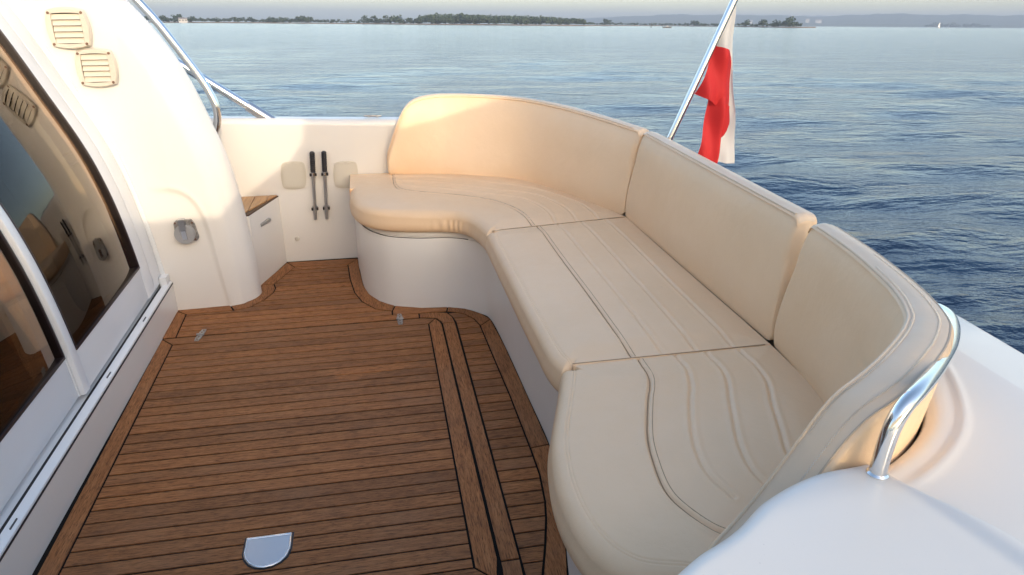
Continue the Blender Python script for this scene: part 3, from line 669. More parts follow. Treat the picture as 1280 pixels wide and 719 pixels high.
# ------------------------------------------------------------------ backrest cushions
def backrest(label, rowsB, rowsT, th, loc, n=170, endr=.03, two_tone=False):
    """rowsB: (x,y,z) along the foot of the front face, rowsT: (x,y,z) along its top edge, th: thickness"""
    B = cat_curve(rowsB, n); Tp = cat_curve(rowsT, n); th = cat_curve(np.array(th, float)[:, None], n)[:, 0]
    for A_ in (B, Tp):
        for _ in range(40): A_[1:-1] = (A_[:-2] + 2 * A_[1:-1] + A_[2:]) / 4
    mid = (B + Tp) / 2; tg = np.gradient(mid[:, :2], axis=0); tg /= np.linalg.norm(tg, axis=1)[:, None]
    No = np.c_[tg[:, 1], -tg[:, 0]]                                       # outwards, away from the seat
    cen = np.array([.5, 2.5]); sgn = np.sign(np.sum((mid[:, :2] - cen) * No, axis=1).mean()); No *= sgn
    for _ in range(6): No[1:-1] = (No[:-2] + No[1:-1] * 2 + No[2:]) / 4
    No /= np.linalg.norm(No, axis=1)[:, None]
    s = np.r_[0, np.cumsum(np.linalg.norm(np.diff(mid, axis=0), axis=1))]
    V = []; K = None; idx = {}
    for i in range(n):
        b, t, o3 = B[i], Tp[i], np.array([*No[i], 0.]); T_ = th[i]; upv = (t - b); H = np.linalg.norm(upv); upv = upv / H
        r1, r2 = .013, .022; sec = []
        e = min(s[i], s[-1] - s[i]); q = min(e / endr, 1); shr = 1 - math.sqrt(max(0, 1 - (1 - q) ** 2)) # 1 at the very end
        for f in np.linspace(0, 1, 26):                                  # front face, slightly padded
            bulge = .016 * (1 - (2 * f - 1) ** 4) - .006
            sec.append(b + upv * (H - r1) * f - o3 * bulge)
        sec_front = len(sec)
        for a in np.linspace(0, math.pi / 2, 7)[1:]:                     # front top edge
            sec.append(t - upv * r1 + o3 * (.0 + r1 - r1 * math.cos(a) - (-.010) * 0) + upv * r1 * math.sin(a) - o3 * -.006 + o3 * -.006)
        for f in np.linspace(0, 1, 9)[1:-1]:
            sec.append(t + o3 * (r1 + (T_ - r1 - r2) * f) + upv * .004 * math.sin(math.pi * f))
        for a in np.linspace(0, math.pi / 2, 7):
            sec.append(t + o3 * (T_ - r2 + r2 * math.sin(a)) - upv * (r2 - r2 * math.cos(a)))
        for f in np.linspace(0, 1, 12)[1:]:
            sec.append(t + o3 * T_ - upv * (r2 + (H - r2) * f))
        sec = np.array(sec); c = sec.mean(0)
        loc_t = np.array([*tg[i], 0.]) * sgn * 0
        k = shr * min(.020, H * .3)
        dv = sec - c; ln = np.linalg.norm(dv, axis=1)[:, None]; sec = sec - dv / ln * np.minimum(k, ln * .9)
        V.append(sec); K = len(sec)
    Vn = np.array(V); Vf = Vn.reshape(-1, 3)
    F = grid_faces(n, K, True) + [tuple(range(K)), tuple(range((n - 1) * K, n * K))]
    o = obj('backrest_cushion', Vf, F, VIN, angle=65, loc=loc)
    tag(o, label, 'backrest cushion', 'backrest cushions of the curved bench')
    # piping along the front top edge and its stitching
    pe = Vn[4:-4, 29] ; MB().tube(pe + np.array([0, 0, .0005]), .0034, 8).done('piping', VINB, o)
    if two_tone:
        re = Vn[4:-4, 25 + 6 + 7 + 3]; MB().tube(re, .0022, 6).done('piping', THREAD, o)
    if two_tone:                                                         # zigzag stitching along both edges of the band
        for ja, jb, i0, i1 in ((31, 32, 40, n - 60), (38, 37, 30, n - 40)):
            pts = []
            for q in np.linspace(i0, i1, 420):
                a = int(q); f = q - a; pa = Vn[a, ja] * (1 - f) + Vn[a + 1, ja] * f; pb = Vn[a, jb] * (1 - f) + Vn[a + 1, jb] * f
                d = pb - pa; d /= np.linalg.norm(d); pts.append(pa * .9 + pb * .1 + d * (.0030 if len(pts) % 2 else -.0005) + np.array((0, 0, .0014)))
            MB().tube(pts, .0008, 4).done('stitching', WTHREAD, o)
    m1 = VINB; o.data.materials.append(m1)
    for p in o.data.polygons:                                            # the lighter band on top
        js = [v % K for v in p.vertices]
        if len(js) == 4 and all(28 <= j <= 41 for j in js): p.material_index = 1
    # end seams
    return o
bk1 = backrest('tall curved cream backrest cushion wrapping the far corner of the bench',
    [(.064, 3.990, .492), (.085, 3.989, .492), (.112, 3.988, .492), (.14, 3.986, .492), (.175, 3.983, .492), (.24, 3.975, .492), (.32, 3.960, .492), (.40, 3.940, .492), (.57, 3.875, .492), (.730, 3.785, .492), (.83, 3.66, .492), (.90, 3.520, .492), (1.005, 3.270, .492), (1.099, 3.031, .492)],
    [(.058, 3.990, .60), (.083, 3.992, .665), (.110, 3.995, .735), (.140, 3.998, .80), (.178, 4.002, .860), (.24, 4.022, .899), (.33, 4.046, .911), (.42, 4.06, .911), (.60, 4.030, .907), (.795, 3.91, .902), (.92, 3.71, .898), (1.005, 3.520, .894), (1.092, 3.260, .888), (1.158, 3.040, .882)],
    [.05, .052, .055, .06, .062, .065, .07, .07, .07, .07, .07, .07, .07, .07], (.6, 3.9, .49), 210)
bk2 = backrest('straight cream backrest cushion along the stern, between two seams',
    [(1.1005, 3.0275, .492), (1.106, 2.7, .492), (1.110, 2.3, .492), (1.116, 1.95, .492), (1.120, 1.7445, .492)],
    [(1.162, 3.022, .882), (1.163, 2.7, .882), (1.163, 2.3, .882), (1.164, 1.95, .882), (1.164, 1.768, .882)],
    [.068, .07, .07, .07, .072], (1.14, 2.4, .49), 120)
bk3 = backrest('cream backrest cushion curving round the near corner with a sloping stitched top',
    [(1.120, 1.7405, .492), (1.106, 1.56, .492), (1.086, 1.43, .492), (1.045, 1.28, .492), (.985, 1.165, .492), (.945, 1.115, .492), (.895, 1.072, .492), (.82, 1.02, .492), (.765, .992, .492), (.72, .982, .488), (.672, .977, .484), (.617, .974, .478), (.575, .972, .470), (.545, .971, .46)],
    [(1.1625, 1.710, .882), (1.142, 1.54, .883), (1.116, 1.403, .883), (1.073, 1.245, .883), (1.027, 1.148, .882), (1.000, 1.113, .881), (.951, 1.068, .878), (.868, 1.010, .868), (.805, .982, .848), (.758, .975, .816), (.712, .975, .735), (.662, .975, .645), (.612, .974, .570), (.557, .972, .500)],
    [.07, .072, .076, .082, .09, .092, .094, .094, .094, .094, .094, .094, .094, .09], (.95, 1.3, .49), 240, two_tone=True)

# ------------------------------------------------------------------ stainless rails
gr = thing('grab_rail', 'thick bent stainless grab rail on the near coaming behind the backrest corner', 'grab rail', (.772, .841, .74))
P = smooth_curve([(.772, .838, .735), (.773, .838, .79), (.781, .840, .842), (.803, .849, .873), (.853, .880, .879), (.953, .960, .860), (1.099, 1.089, .830), (1.215, 1.212, .802), (1.272, 1.30, .787), (1.285, 1.38, .768), (1.275, 1.43, .74), (1.270, 1.44, .69)], 90)
MB().tube(P, .0138, 22).done('rail', STEEL, gr)
MB().tube([(.772, .838, .742), (.772, .838, .7535), (.772, .838, .7565)], [.0185, .0175, .0145], 22).done('foot', STEEL, gr)
fg = thing('grab_rail', 'slim stainless grab rail arching up behind the far cabin side', 'grab rail', (-.767, 3.78, .81))
P = smooth_curve([(-.765, 3.74, .808), (-.748, 3.74, .846), (-.739, 3.74, .887), (-.741, 3.74, .944), (-.771, 3.74, 1.031), (-.820, 3.74, 1.124), (-.888, 3.74, 1.239), (-.942, 3.74, 1.327), (-1.004, 3.74, 1.412), (-1.10, 3.74, 1.54), (-1.25, 3.74, 1.72), (-1.40, 3.75, 1.86), (-1.5, 3.76, 1.9)], 70)
MB().tube(P, .0185, 16).done('rail', STEEL, fg)
MB().tube([(-.772, 3.74, .80), (-.765, 3.74, .812)], .022, 14).done('foot', STEEL, fg)
sr = thing('side_rail', 'thick stainless side rail slanting up from the far bulwark behind the cabin side', 'rail', (-.56, 4.11, .8))
P0, P1 = np.array((-.548, 4.11, .80)), np.array((-1.30, 4.11, 1.345))
MB().tube([P0, P0 + (P1 - P0) * .5, P1], .0225, 16).done('rail', STEEL, sr)
MB().tube([P0 - (P1 - P0) * .03, P0 + (P1 - P0) * .14], .0275, 16).done('socket', BRUSHED, sr)
MB().tube([P1, P1 + np.array((-.8, 0, .05))], .0185, 16).done('rail', STEEL, sr)
MB().tube([P1, P1 + np.array((-.05, 0, -.55))], .016, 14).done('post', STEEL, sr)
# little wire hanger under the side rail
MB().tube(smooth_curve([(-.985, 4.11, 1.105), (-.96, 4.11, 1.07), (-.93, 4.11, 1.058), (-.90, 4.11, 1.050)], 14), .004, 6).done('bracket', STEEL, sr)

# ------------------------------------------------------------------ flag on its staff
fp = thing('flagpole', 'polished steel flagstaff leaning aft from the stern behind the backrest', 'flagpole', (1.22, 2.98, .72))
A, B_ = np.array((1.219, 2.98, .718)), np.array((1.507, 2.98, 1.419)); D_ = B_ - A
MB().tube([A, A + D_ * .5, A + D_ * 1.6], [.013, .0145, .0145], 16).done('staff', STEEL, fp)
MB().tube([A - D_ * .015, A + D_ * .12], .022, 16).done('socket', BRUSHED, fp)
an = np.linspace(0, math.pi * 2, 17)[:-1]
MB().prism(np.c_[A[0] + .04 * np.cos(an), A[1] + .04 * np.sin(an)], .715, .724).done('base_plate', BRUSHED, fp, smooth=False)
bt = A + D_ * 1.6; th_ = np.linspace(-math.pi / 2, math.pi / 2, 9)
MB().tube([bt + D_ / np.linalg.norm(D_) * (.022 + .022 * math.sin(a)) for a in th_], [max(.003, .022 * math.cos(a)) for a in th_], 12).done('truck', STEEL, fp)
flag = thing('flag', 'limp white and red ensign hanging in folds from the steel flagstaff', 'flag', (1.5, 3.0, 1.1))
def cloth(name, rowsP, m, nu=44, nv=50, ripple=.012, freq=30., ph=0.):
    G = np.array([cat_curve(r, nu) for r in rowsP]); G = np.array([cat_curve(G[:, j], nv) for j in range(nu)])      # nu x nv x 3
    G[..., 1] += ripple * np.sin(G[..., 0] * freq * 2.3 + G[..., 2] * 7 + ph) + ripple * .5 * np.sin(G[..., 2] * 31 + G[..., 0] * 20 + ph)
    V = G.reshape(-1, 3); F = grid_faces(nu, nv); n = len(V)
    o = obj(name, V, F, m, flag, angle=0); return o
yb = 2.985
cloth('red_stripe', [[(1.452, yb, 1.237), (1.482, yb - .012, 1.231), (1.520, yb + .01, 1.213), (1.548, yb + .03, 1.168)],
                     [(1.437, yb, 1.200), (1.475, yb - .022, 1.19), (1.520, yb + .004, 1.17), (1.551, yb + .03, 1.12)],
                     [(1.405, yb, 1.110), (1.455, yb - .030, 1.09), (1.515, yb - .002, 1.06), (1.558, yb + .03, 1.03)],
                     [(1.378, yb, 1.040), (1.43, yb - .030, 1.018), (1.485, yb - .012, .985), (1.556, yb + .03, .955)]], REDC)
cloth('red_stripe', [[(1.452, yb + .012, 1.05), (1.480, yb + .0, 1.04), (1.51, yb - .012, 1.03), (1.525, yb + .016, 1.02)],
                     [(1.440, yb + .012, .95), (1.470, yb - .010, .94), (1.505, yb - .022, .93), (1.522, yb + .016, .92)],
                     [(1.424, yb + .012, .82), (1.460, yb - .016, .81), (1.500, yb - .028, .80), (1.516, yb + .016, .79)],
                     [(1.412, yb + .012, .73), (1.455, yb - .016, .72), (1.497, yb - .028, .71), (1.515, yb + .016, .70)]], REDC, ph=1.)
cloth('red_stripe', [[(1.500, yb - .018, 1.01), (1.522, yb - .016, .995), (1.545, yb + .005, .985), (1.558, yb + .028, .97)],
                     [(1.506, yb - .010, .93), (1.524, yb - .012, .93), (1.548, yb + .006, .925), (1.566, yb + .028, .915)],
                     [(1.512, yb + .0, .868), (1.528, yb - .004, .872), (1.548, yb + .008, .88), (1.563, yb + .028, .892)],
                     [(1.514, yb + .006, .836), (1.522, yb + .004, .846), (1.540, yb + .010, .858), (1.552, yb + .026, .872)]], REDC, 24, 24, .001, ph=2.)
cloth('white_stripe', [[(1.512, yb, 1.413), (1.517, yb, 1.41), (1.522, yb, 1.41), (1.526, yb + .01, 1.405)],
                       [(1.488, yb, 1.335), (1.505, yb - .006, 1.32), (1.522, yb + .004, 1.32), (1.534, yb + .014, 1.31)],
                       [(1.452, yb + .008, 1.233), (1.490, yb - .004, 1.225), (1.528, yb + .016, 1.215), (1.545, yb + .03, 1.21)],
                       [(1.47, yb + .03, 1.13), (1.50, yb + .034, 1.12), (1.545, yb + .036, 1.13), (1.558, yb + .034, 1.12)],
                       [(1.48, yb + .03, .97), (1.52, yb + .034, .95), (1.575, yb + .04, .96), (1.588, yb + .034, .95)],
                       [(1.49, yb + .03, .80), (1.53, yb + .05, .80), (1.572, yb + .026, .80), (1.606, yb + .034, .80)],
                       [(1.495, yb + .03, .735), (1.54, yb + .05, .73), (1.575, yb + .022, .722), (1.613, yb + .034, .722)]], WHC, ripple=.010, ph=.5)

# ------------------------------------------------------------------ invented boat, added unseen behind the camera: its canopy throws the shade
nb = thing('shade_boat', 'white boat with a canvas canopy added out of view to shade the cockpit', 'boat', (0, -5, 0))
CANV = mat('shade_canvas', (.72, .62, .47), .9)
tr = N(CANV, 'ShaderNodeBsdfTranslucent'); tr.inputs[0].default_value = (.80, .64, .44, 1); mx = N(CANV, 'ShaderNodeMixShader'); mx.inputs[0].default_value = .4  # translucent, so the added canvas also passes warm fill into the cockpit
L(CANV, bsdf(CANV).outputs[0], mx.inputs[1]); L(CANV, tr.outputs[0], mx.inputs[2]); L(CANV, mx.outputs[0], CANV.node_tree.nodes['Material Output'].inputs[0])
NBY = -2.6
prof_d = [(-8, .62), (-8, 2.2), (-4, 2.0), (-2.3, 1.90), (.12, 1.95), (.22, 2.06), (.40, 2.20), (.55, 2.30), (.62, 2.40), (.65, 2.56), (1.10, 2.58), (1.12, 2.435), (1.7, 2.585), (2.12, 2.66), (2.14, 1.95), (9, 1.95), (9, 1.35), (1.16, 1.35), (1.14, 1.195), (.46, 1.185), (.44, 1.10), (2.3, 1.05), (9, 1.05), (9, .62)]  # outline and gap shaped to lay out sun and shade in the cockpit
V = [(p[0] + .531, NBY, p[1] + .906) for p in prof_d]; obj('blocker', V, [tuple(range(len(V)))], CANV, nb, smooth=False)
for q in (-6.5, -3.5, -1.2, .4, 1.6, 3.2, 6, 9): MB().tube([(q, NBY - .03, .3), (q, NBY - .03, 2.7)], .018, 10).done('post', STEEL, nb)
hx = np.linspace(-8, 10.5, 24); hwid = 1.5 * np.sqrt(np.clip(1 - ((hx + 1.8) / 12.4) ** 2, 0, 1)); V = []
for x_, w_ in zip(hx, hwid): V += [(x_, -4.1 - w_, .5), (x_, -4.1 - w_ * .8, -.5), (x_, -4.1, -.9), (x_, -4.1 + w_ * .8, -.5), (x_, -4.1 + w_, .5), (x_, -4.1, .55)]
obj('hull', V, grid_faces(24, 6, True), GEL, nb)

# ------------------------------------------------------------------ heel the whole boat
for o in BOAT: o.matrix_world = HEEL @ (Matrix.Translation(o.location))

# ------------------------------------------------------------------ water
az0 = math.degrees(math.atan2(*(HEEL.to_3x3() @ Vector((.1724, .9027, -.3942)))[:2]))
dense = np.arange(az0 - 48, az0 + 48.01, .2); coarse = np.arange(az0 + 52, az0 + 312 - 3, 4.)
TH = np.radians(np.r_[dense, coarse]); r0, r1 = 1.2, 9000.
R_ = r0 * (r1 / r0) ** np.linspace(0, 1, 620)
RR, TT = np.meshgrid(R_, TH, indexing='ij')
wx, wy = CAMW.x + RR * np.sin(TT), CAMW.y + RR * np.cos(TT); wz = np.zeros_like(wx)
cell = RR * math.log(r1 / r0) / 620
wd = math.radians(97)
for i in range(70):
    lam = .28 * (14 ** rng.random()); th = wd + rng.normal(0, .42); k = 2 * math.pi / lam
    amp = .0105 * lam ** .85 * rng.uniform(.4, 1.0) * .70
    at_ = np.clip((lam / cell - 3) / 3, 0, 1)
    wz += amp * at_ * np.sin(k * (wx * math.cos(th) + wy * math.sin(th)) + rng.uniform(0, 6.28))
wz *= .62 + .5 * np.sin(wx * .21 + 1.3 * np.sin(wy * .11)) * np.sin(wy * .17 + 1)
V = np.stack([wx, wy, wz + WATER_Z], -1).reshape(-1, 3)
nT = len(TH); V = np.vstack([V, [[CAMW.x, CAMW.y, WATER_Z]]])
F = grid_faces(len(R_), nT, True) + [(j, (j + 1) % nT, len(V) - 1) for j in range(nT)]
WAT = mat('lake_water', (.005, .020, .050), .10, IOR=1.333)
geo = N(WAT, 'ShaderNodeNewGeometry')
mp = N(WAT, 'ShaderNodeMapping'); mp.inputs['Scale'].default_value = (.55, 1.25, 1); mp.inputs['Rotation'].default_value = (0, 0, .12); L(WAT, geo.outputs['Position'], mp.inputs[0])
n1 = noise(WAT, mp.outputs[0], 2.3, 5, .55); n2 = noise(WAT, mp.outputs[0], 9, 4, .6); n3 = noise(WAT, mp.outputs[0], .42, 3, .5)
bn = bump(WAT, n2, .40, .045, bump(WAT, n1, .6, .20, bump(WAT, n3, .45, .6)))
L(WAT, bn, bsdf(WAT).inputs['Normal'])
bsdf(WAT).inputs['Specular IOR Level'].default_value = .5
me = bpy.data.meshes.new('water'); me.from_pydata(V.tolist(), [], F); me.materials.append(WAT)
me.polygons.foreach_set('use_smooth', [True] * len(me.polygons))
water = bpy.data.objects.new('water', me); C.objects.link(water); water['kind'] = 'structure'; water['label'] = 'rippled blue lake water out to the horizon'

# ------------------------------------------------------------------ far shore
def pol(az, D, z=0.): a = math.radians(az); return (CAMW.x + D * math.sin(a), CAMW.y + D * math.cos(a), WATER_Z + z)
AZOFF = math.degrees(math.atan2(*(HEEL.to_3x3() @ Vector((0, 1, 0)))[:2]))      # boat bearing -> world bearing
def folmat(name, a, b):
    m = mat(name, a, .8); f = noise(m, mapping(m, (1, 1, 1)), .35, 3, .6); oi = N(m, 'ShaderNodeObjectInfo')
    c = mixc(m, ramp(m, f, [(.35, (0, 0, 0)), (.65, (1, 1, 1))]), a, b)
    c = mixc(m, .7, c, ramp(m, oi.outputs['Random'], [(0, (.7, .75, .8)), (1, (1.25, 1.15, .95))]), 'MULTIPLY')
    L(m, c, bsdf(m).inputs['Base Color']); return m
FOL = folmat('tree_leaves', (.024, .046, .026), (.050, .074, .040)); BARK = mat('bark', (.07, .055, .045), .9)
LANDM = mat('shore_reeds', (.16, .105, .065), .95)
L(LANDM, ramp(LANDM, noise(LANDM, mapping(LANDM, (.05, .05, .3)), 3, 6, .7), [(.35, (.10, .075, .045)), (.65, (.22, .135, .085))]), bsdf(LANDM).inputs['Base Color'])
HILLM = folmat('hill_woods', (.040, .060, .030), (.070, .085, .045))
def land(name, pts, depth, h, m):
    """low bank: pts = (azimuth, distance)"""
    P = cat_curve(pts, 120); V = []
    for az, D in P:
        for dd, zz in ((0, -.3), (2, h * .6), (depth * .3, h), (depth, h), (depth + 5, -.3)): V.append(pol(az + AZOFF, D + dd, zz + (random.uniform(-.12, .12) * h if zz > 0 else 0)))
    o = obj(name, V, grid_faces(120, 5), m, boat=False, smooth=False); o['kind'] = 'structure'; return o
land('shore', [(-26, 900), (-15.2, 960), (-8, 1000), (-2, 1000), (4, 900), (10, 880), (16.4, 950), (20, 1250), (25, 1200), (29, 950), (31.6, 900), (32.5, 930)], 90, 1.2, LANDM)
def tree_mesh(seed, h, wdt):
    r = np.random.default_rng(seed); mb = MB()
    nb = int(r.integers(7, 11)); blobs = [(r.normal(0, wdt * .24), r.normal(0, wdt * .24), h * r.uniform(.32, .85), wdt * r.uniform(.16, .30)) for _ in range(nb)]
    V, F = [], []
    for bx, by, bz, br in blobs:
        for _ in range(26):
            d = r.normal(size=3); d /= np.linalg.norm(d); p = np.array((bx, by, bz)) + d * br * r.uniform(.55, 1.1); s = br * r.uniform(.28, .5)
            a = r.normal(size=3); a /= np.linalg.norm(a); b = np.cross(a, r.normal(size=3)); b /= np.linalg.norm(b); i = len(V)
            V += [p + a * s, p + b * s, p - a * s * .9, p - b * s * .8]; F.append((i, i + 1, i + 2, i + 3))
    return np.array(V), F
protos = []
for k in range(7):
    V, F = tree_mesh(k, 10., 9. if k < 5 else 12.)
    me = bpy.data.meshes.new('crown'); me.from_pydata(V.tolist(), [], F); me.materials.append(FOL)
    mt = MB().tube([(0, 0, -.5), (.1, 0, 2.5), (0, .1, 5.5)], [.28, .2, .1], 7)
    tm = bpy.data.meshes.new('trunk'); tm.from_pydata(np.vstack(mt.V).tolist(), [], mt.F); tm.materials.append(BARK); protos.append((me, tm))
def tree(az, D, h, wfac=1., label='', group='', zb=1.0):
    me, tm = protos[random.randrange(7)]
    t = thing('tree', label, 'tree', pol(az + AZOFF, D, zb), group, boat=False)
    for nm, q in (('crown', me), ('trunk', tm)): o = bpy.data.objects.new(nm, q); C.objects.link(o); o.parent = t
    s = h / 10.; t.scale = (s * wfac, s * wfac, s); t.rotation_euler = (0, 0, random.uniform(0, 6.28)); return t
def dshore(az): return float(np.interp(az, [-26, -15.2, -8, -2, 4, 10, 16.4, 20, 25, 29, 31.6], [900, 960, 1000, 1000, 900, 880, 950, 1250, 1200, 950, 900]))
def tree_mass(name, label, spots, extra=0):
    VV, FF, n = [], [], 0
    for az, D, h, wf in spots:
        me = protos[random.randrange(7)][0]; c = math.cos(az * 99); q = math.sin(az * 99); b = pol(az + AZOFF, D, .8)
        co = np.empty(len(me.vertices) * 3); me.vertices.foreach_get('co', co); co = co.reshape(-1, 3) * (h / 10. * wf, h / 10. * wf, h / 10.)
        VV.append(np.c_[co[:, 0] * c - co[:, 1] * q + b[0], co[:, 0] * q + co[:, 1] * c + b[1], co[:, 2] + b[2]])
        FF += [tuple(v + n for v in p.vertices) for p in me.polygons]; n += len(co)
    o = obj(name, np.vstack(VV), FF, FOL, boat=False, smooth=False); tag(o, label, None, None, 'stuff'); return o
U = random.uniform
low = []; a = -18.
while a < 4.0: low.append((a, dshore(a) + U(8, 50), U(3.2, 6.6) * (.75 if -2.5 < a < 1 else 1), U(1.0, 1.6))); a += U(.12, .26)
tree_mass('shore_scrub', 'low hazy line of bushes along the far left shore', low)
tree_mass('woodland', 'dense dark wood on the far shore above the far backrest', [(a_, dshore(a_) + U(8, 70), U(8.0, 11.0) * float(np.interp(a_, [4, 5, 11, 14, 16.2], [.95, 1.08, 1.0, .85, .7])), 1.15) for a_ in np.linspace(4.0, 16.2, 110)])
low = []; a = 16.2
while a < 31.5: low.append((a, dshore(a) + U(5, 40), U(2.4, 4.6), 1.4)); a += U(.12, .28)
tree_mass('spit_scrub', 'low scrub along the narrow spit behind the flag', low)
for a_, h_, lb in ((-12.7, 9, 'rounded tree left of the small white house on the far left shore'), (-13.6, 6.5, 'leftmost small tree on the far shore, seen just right of the cabin side'),
                   (-4.5, 9, 'broad tree rising from the middle of the low left tree line'), (-4.0, 7.5, 'smaller tree right of the broad one in the low left tree line'),
                   (.2, 8, 'left one of two trees standing apart before the wood'), (.8, 8.5, 'right one of two trees standing apart before the wood'),
                   (1.9, 9.5, 'tall tree in the short gap left of the dense wood'), (2.5, 9, 'bushy tree second from the left end of the dense wood'), (3.3, 7, 'low tree touching the left end of the dense wood'),
                   (17.9, 8.5, 'lone rounded tree on the spit right of the dense wood'), (24.2, 7.5, 'tree on the spit just left of the flagstaff'), (27.7, 7, 'small tree directly right of the flag on the spit'),
                   (29.0, 8, 'dark rounded tree on the spit, a little right of the flag'), (30.0, 6.5, 'low tree left of the big clump near the tip of the spit'),
                   (30.5, 9.5, 'tallest tree near the tip of the spit'), (31.0, 8, 'last tree at the right tip of the spit')):
    tree(a_, dshore(a_) + U(5, 20), h_, 1.35, lb, 'taller trees along the far shore')

# far wooded hills
def hills(name, D, prof_h, depth):
    azs = np.linspace(-60, 80, 700); V = []
    hh = np.interp(azs, [p[0] for p in prof_h], [p[1] for p in prof_h])
    nz_ = sum(rng.uniform(.5, 1) / f * np.sin(azs * f * 1.7 + rng.uniform(0, 6)) for f in (1, 2.3, 4.1, 9, 17)) * .06
    for i, az in enumerate(azs):
        h = max(hh[i] * (1 + nz_[i]), .1) if hh[i] > 0 else -1
        for dd, f in ((0, -.02), (40, .18), (depth * .3, .55), (depth * .6, .9), (depth, 1.0), (depth * 1.6, .2)):
            V.append(pol(az + AZOFF, D + dd, h * f + (rng.normal(0, .012) * h if f > .1 else 0)))
    o = obj(name, V, grid_faces(len(azs), 6), HILLM, boat=False, smooth=False); o['kind'] = 'structure'; return o
hills('hills', 5200, [(-60, 0), (14, 0), (16, 40), (22, 76), (28, 78), (33, 66), (36, 88), (40, 82), (45, 78), (60, 70), (80, 60)], 900)
hills('far_hills', 7200, [(-60, 20), (-20, 8), (0, 10), (10, 26), (18, 70), (26, 95), (40, 90), (80, 80)], 900)
tree_mass('far_scrub', 'hazy clumps of trees low on the shore at the far right', [(39.2 + k * .2 + U(-.1, .1) + (3 if k > 18 else 0), 4200, U(10, 20), 2.0) for k in range(30)])

# houses, sails, buoy, motor boat
WALLM = mat('white_render', (.45, .43, .41), .8); ROOFM = mat('grey_roof', (.25, .22, .21), .8)
def house(az, D, w_, h_, zb, label, group=None):
    p = pol(az + AZOFF, D, zb); t = thing('house', label, 'house', p, group, boat=False)
    ca, sa = math.cos(-math.radians(az + AZOFF)), math.sin(-math.radians(az + AZOFF))
    def pl_(V): V = np.asarray(V, float); return np.c_[V[:, 0] * ca - V[:, 1] * sa + p[0], V[:, 0] * sa + V[:, 1] * ca + p[1], V[:, 2] + p[2]]
    mb = MB().box((-w_ / 2, -3, -1), (w_ / 2, 3, h_)); mb.V = [pl_(v) for v in mb.V]; mb.done('wall', WALLM, t, smooth=False, boat=False)
    mb = MB().prism([(-3.4, h_), (3.4, h_), (0, h_ * 1.45)], -w_ / 2 - .4, w_ / 2 + .4, 0); mb.V = [pl_(v) for v in mb.V]; mb.done('roof', ROOFM, t, smooth=False, boat=False)
    for q in np.linspace(-w_ * .35, w_ * .35, 3):
        mb = MB().box((q - .6, -3.06, h_ * .3), (q + .6, -2.96, h_ * .75)); mb.V = [pl_(v) for v in mb.V]; mb.done('window', DARK, t, smooth=False, boat=False)
house(-12.35, 955, 9, 3.2, 1.0, 'small white house among the trees at the far left shore')
for az_, w_, h_, zb, lb_ in ((31.9, 24, 16, 22, 'small pale building on the far hillside beyond the tip of the spit'), (32.6, 40, 14, 20, 'wider pale building right of the small one on the far hillside'), (28.1, 26, 14, 14, 'pale building on the far hillside just right of the flag')):
    house(az_, 5230, w_, h_, zb, lb_)
SAIL = mat('sailcloth', (.85, .84, .82), .7)
def sailboat(az, D, s, label):
    p = np.array(pol(az + AZOFF, D, 0)); t = thing('sailboat', label, 'sailboat', p, 'distant sailing boats', boat=False)
    yaw = math.radians(random.uniform(20, 60)); ca, sa = math.cos(yaw), math.sin(yaw)
    def pl_(V): V = np.asarray(V, float) * s; return np.c_[V[:, 0] * ca - V[:, 1] * sa + p[0], V[:, 0] * sa + V[:, 1] * ca + p[1], V[:, 2] + p[2]]
    xs = np.linspace(-4, 4, 12); hw = 1.2 * np.sqrt(np.clip(1 - ((xs + .8) / 4.9) ** 2, 0, 1)); hw[0] = .9; hw[-1] = .05
    V = []
    for x_, w_ in zip(xs, hw): V += [(x_, -w_, .9), (x_, -w_ * .7, 0), (x_, 0, -.4), (x_, w_ * .7, 0), (x_, w_, .9)]
    obj('hull', pl_(V), grid_faces(12, 5) + [tuple(range(5))] + [(i * 5, i * 5 + 5, i * 5 + 9, i * 5 + 4) for i in range(11)], WALLM, t, boat=False)
    mb = MB().tube([(.6, 0, .5), (.6, 0, 11)], .08, 6); mb.V = [pl_(v) for v in mb.V]; mb.done('mast', STEEL, t, boat=False)
    for nm, tri_, bow in (('mainsail', ((.5, 0, 1.6), (-3.6, .5, 1.6), (.5, 0, 10.6)), .5), ('jib', ((3.9, 0, 1.1), (.2, .4, 1.4), (.7, 0, 9.2)), .4)):
        A_, B2, C2 = map(np.array, tri_); V = []; n = 8
        for i in range(n + 1):
            for j in range(n + 1):
                u, v = i / n, j / n; q = A_ * (1 - v) + C2 * v + (B2 - A_) * u * (1 - v); q = q + np.array((0, bow * 4 * u * (1 - u) * (1 - v), 0)); V.append(q)
        obj(nm, pl_(V), grid_faces(n + 1, n + 1), SAIL, t, boat=False)
sailboat(40.0, 1550, 1.0, 'taller white sailing boat on the horizon at the far right'); sailboat(40.55, 1650, .8, 'smaller white sailing boat right of the taller one')
by = thing('buoy', 'dark channel buoy standing on the water left of the flagstaff', 'buoy', pol(21.15 + AZOFF, 620), boat=False)
p = np.array(pol(21.15 + AZOFF, 620)); BUOYM = mat('buoy_paint', (.10, .09, .08), .5)
for nm, P, r_ in (('float', [(0, 0, -.4), (0, 0, .3), (0, 0, .55)], [.7, .75, .5]), ('mast', [(0, 0, .5), (0, 0, 2.9)], [.22, .14]), ('topmark', [(0, 0, 2.9), (0, 0, 3.3), (0, 0, 3.7)], [.05, .3, .05])):
    MB().tube(np.array(P) + p, r_, 12).done(nm, BUOYM, by, boat=False)
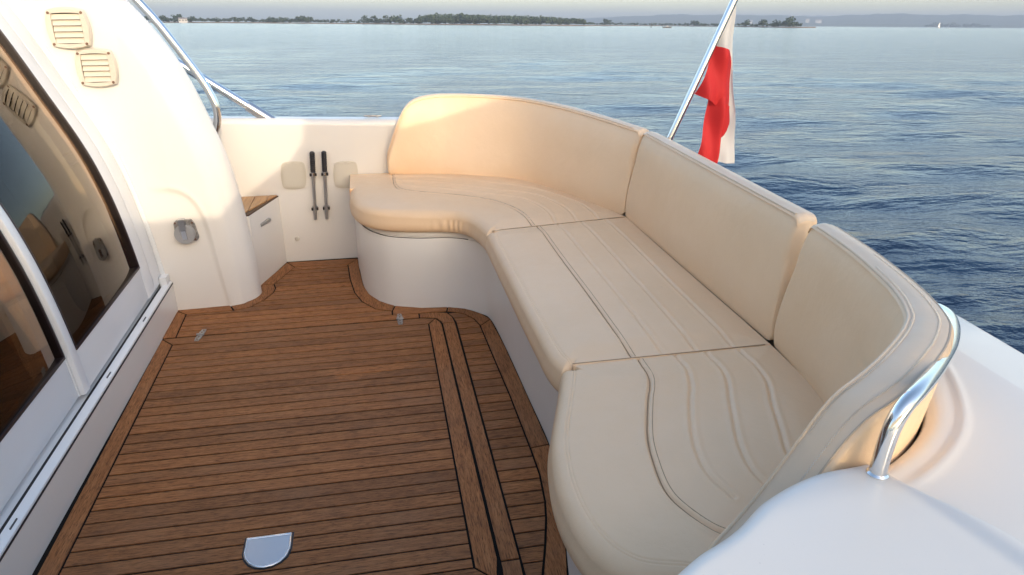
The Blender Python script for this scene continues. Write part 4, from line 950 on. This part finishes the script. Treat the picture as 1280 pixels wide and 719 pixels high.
p = np.array(pol(22.3 + AZOFF, 560)); mbt = thing('motor_boat', 'tiny low motor boat on the water close to the buoy', 'motor boat', p, boat=False)
xs = np.linspace(-3.2, 3.2, 12); hw = 1.0 * np.sqrt(np.clip(1 - ((xs + 1) / 4.3) ** 2, 0, 1)); V = []
for x_, w_ in zip(xs, hw): V += [(x_, -w_, .75 + .05 * max(0, x_)), (x_, -w_ * .7, 0), (x_, 0, -.3), (x_, w_ * .7, 0), (x_, w_, .75 + .05 * max(0, x_))]
obj('hull', np.array(V) + p, grid_faces(12, 5) + [tuple(range(5))] + [(i * 5, i * 5 + 5, i * 5 + 9, i * 5 + 4) for i in range(11)], BUOYM, mbt, boat=False)
MB().prism([(-.8, .7), (1.0, .7), (.5, 1.35), (-.6, 1.4)], -.6, .6, 1).add([(0, 0, 0)] * 3, [(0, 1, 2)]).V
mb = MB().prism([(-.8, .7), (1.0, .7), (.5, 1.35), (-.6, 1.4)], -.6, .6, 1); mb.V = [v + p for v in mb.V]; mb.done('cabin', WALLM, mbt, smooth=False, boat=False)

# ------------------------------------------------------------------ the air: thin haze over the lake
def world_bounds():
    lo, hi = np.full(3, 1e9), np.full(3, -1e9)
    for o in SC.objects:
        if o.type == 'MESH':
            for c in o.bound_box:
                p = o.matrix_world @ Vector(c); lo = np.minimum(lo, p); hi = np.maximum(hi, p)
    return lo, hi
bpy.context.view_layer.update()
lo, hi = world_bounds(); lo -= (50, 50, 1); hi += (50, 50, 25)
hz = MB().box(tuple(lo), tuple(hi)).done('haze', WALLM, boat=False, smooth=False); hz['kind'] = 'stuff'; hz['label'] = 'thin pale haze over the water and the far shores'
hm = bpy.data.materials.new('haze_air'); hm.use_nodes = True; hm.node_tree.nodes.remove(hm.node_tree.nodes['Principled BSDF'])
pv = hm.node_tree.nodes.new('ShaderNodeVolumePrincipled'); pv.inputs['Color'].default_value = (.48, .56, .69, 1); pv.inputs['Density'].default_value = HAZE
hm.node_tree.links.new(pv.outputs[0], hm.node_tree.nodes['Material Output'].inputs['Volume'])
hz.data.materials.clear(); hz.data.materials.append(hm)
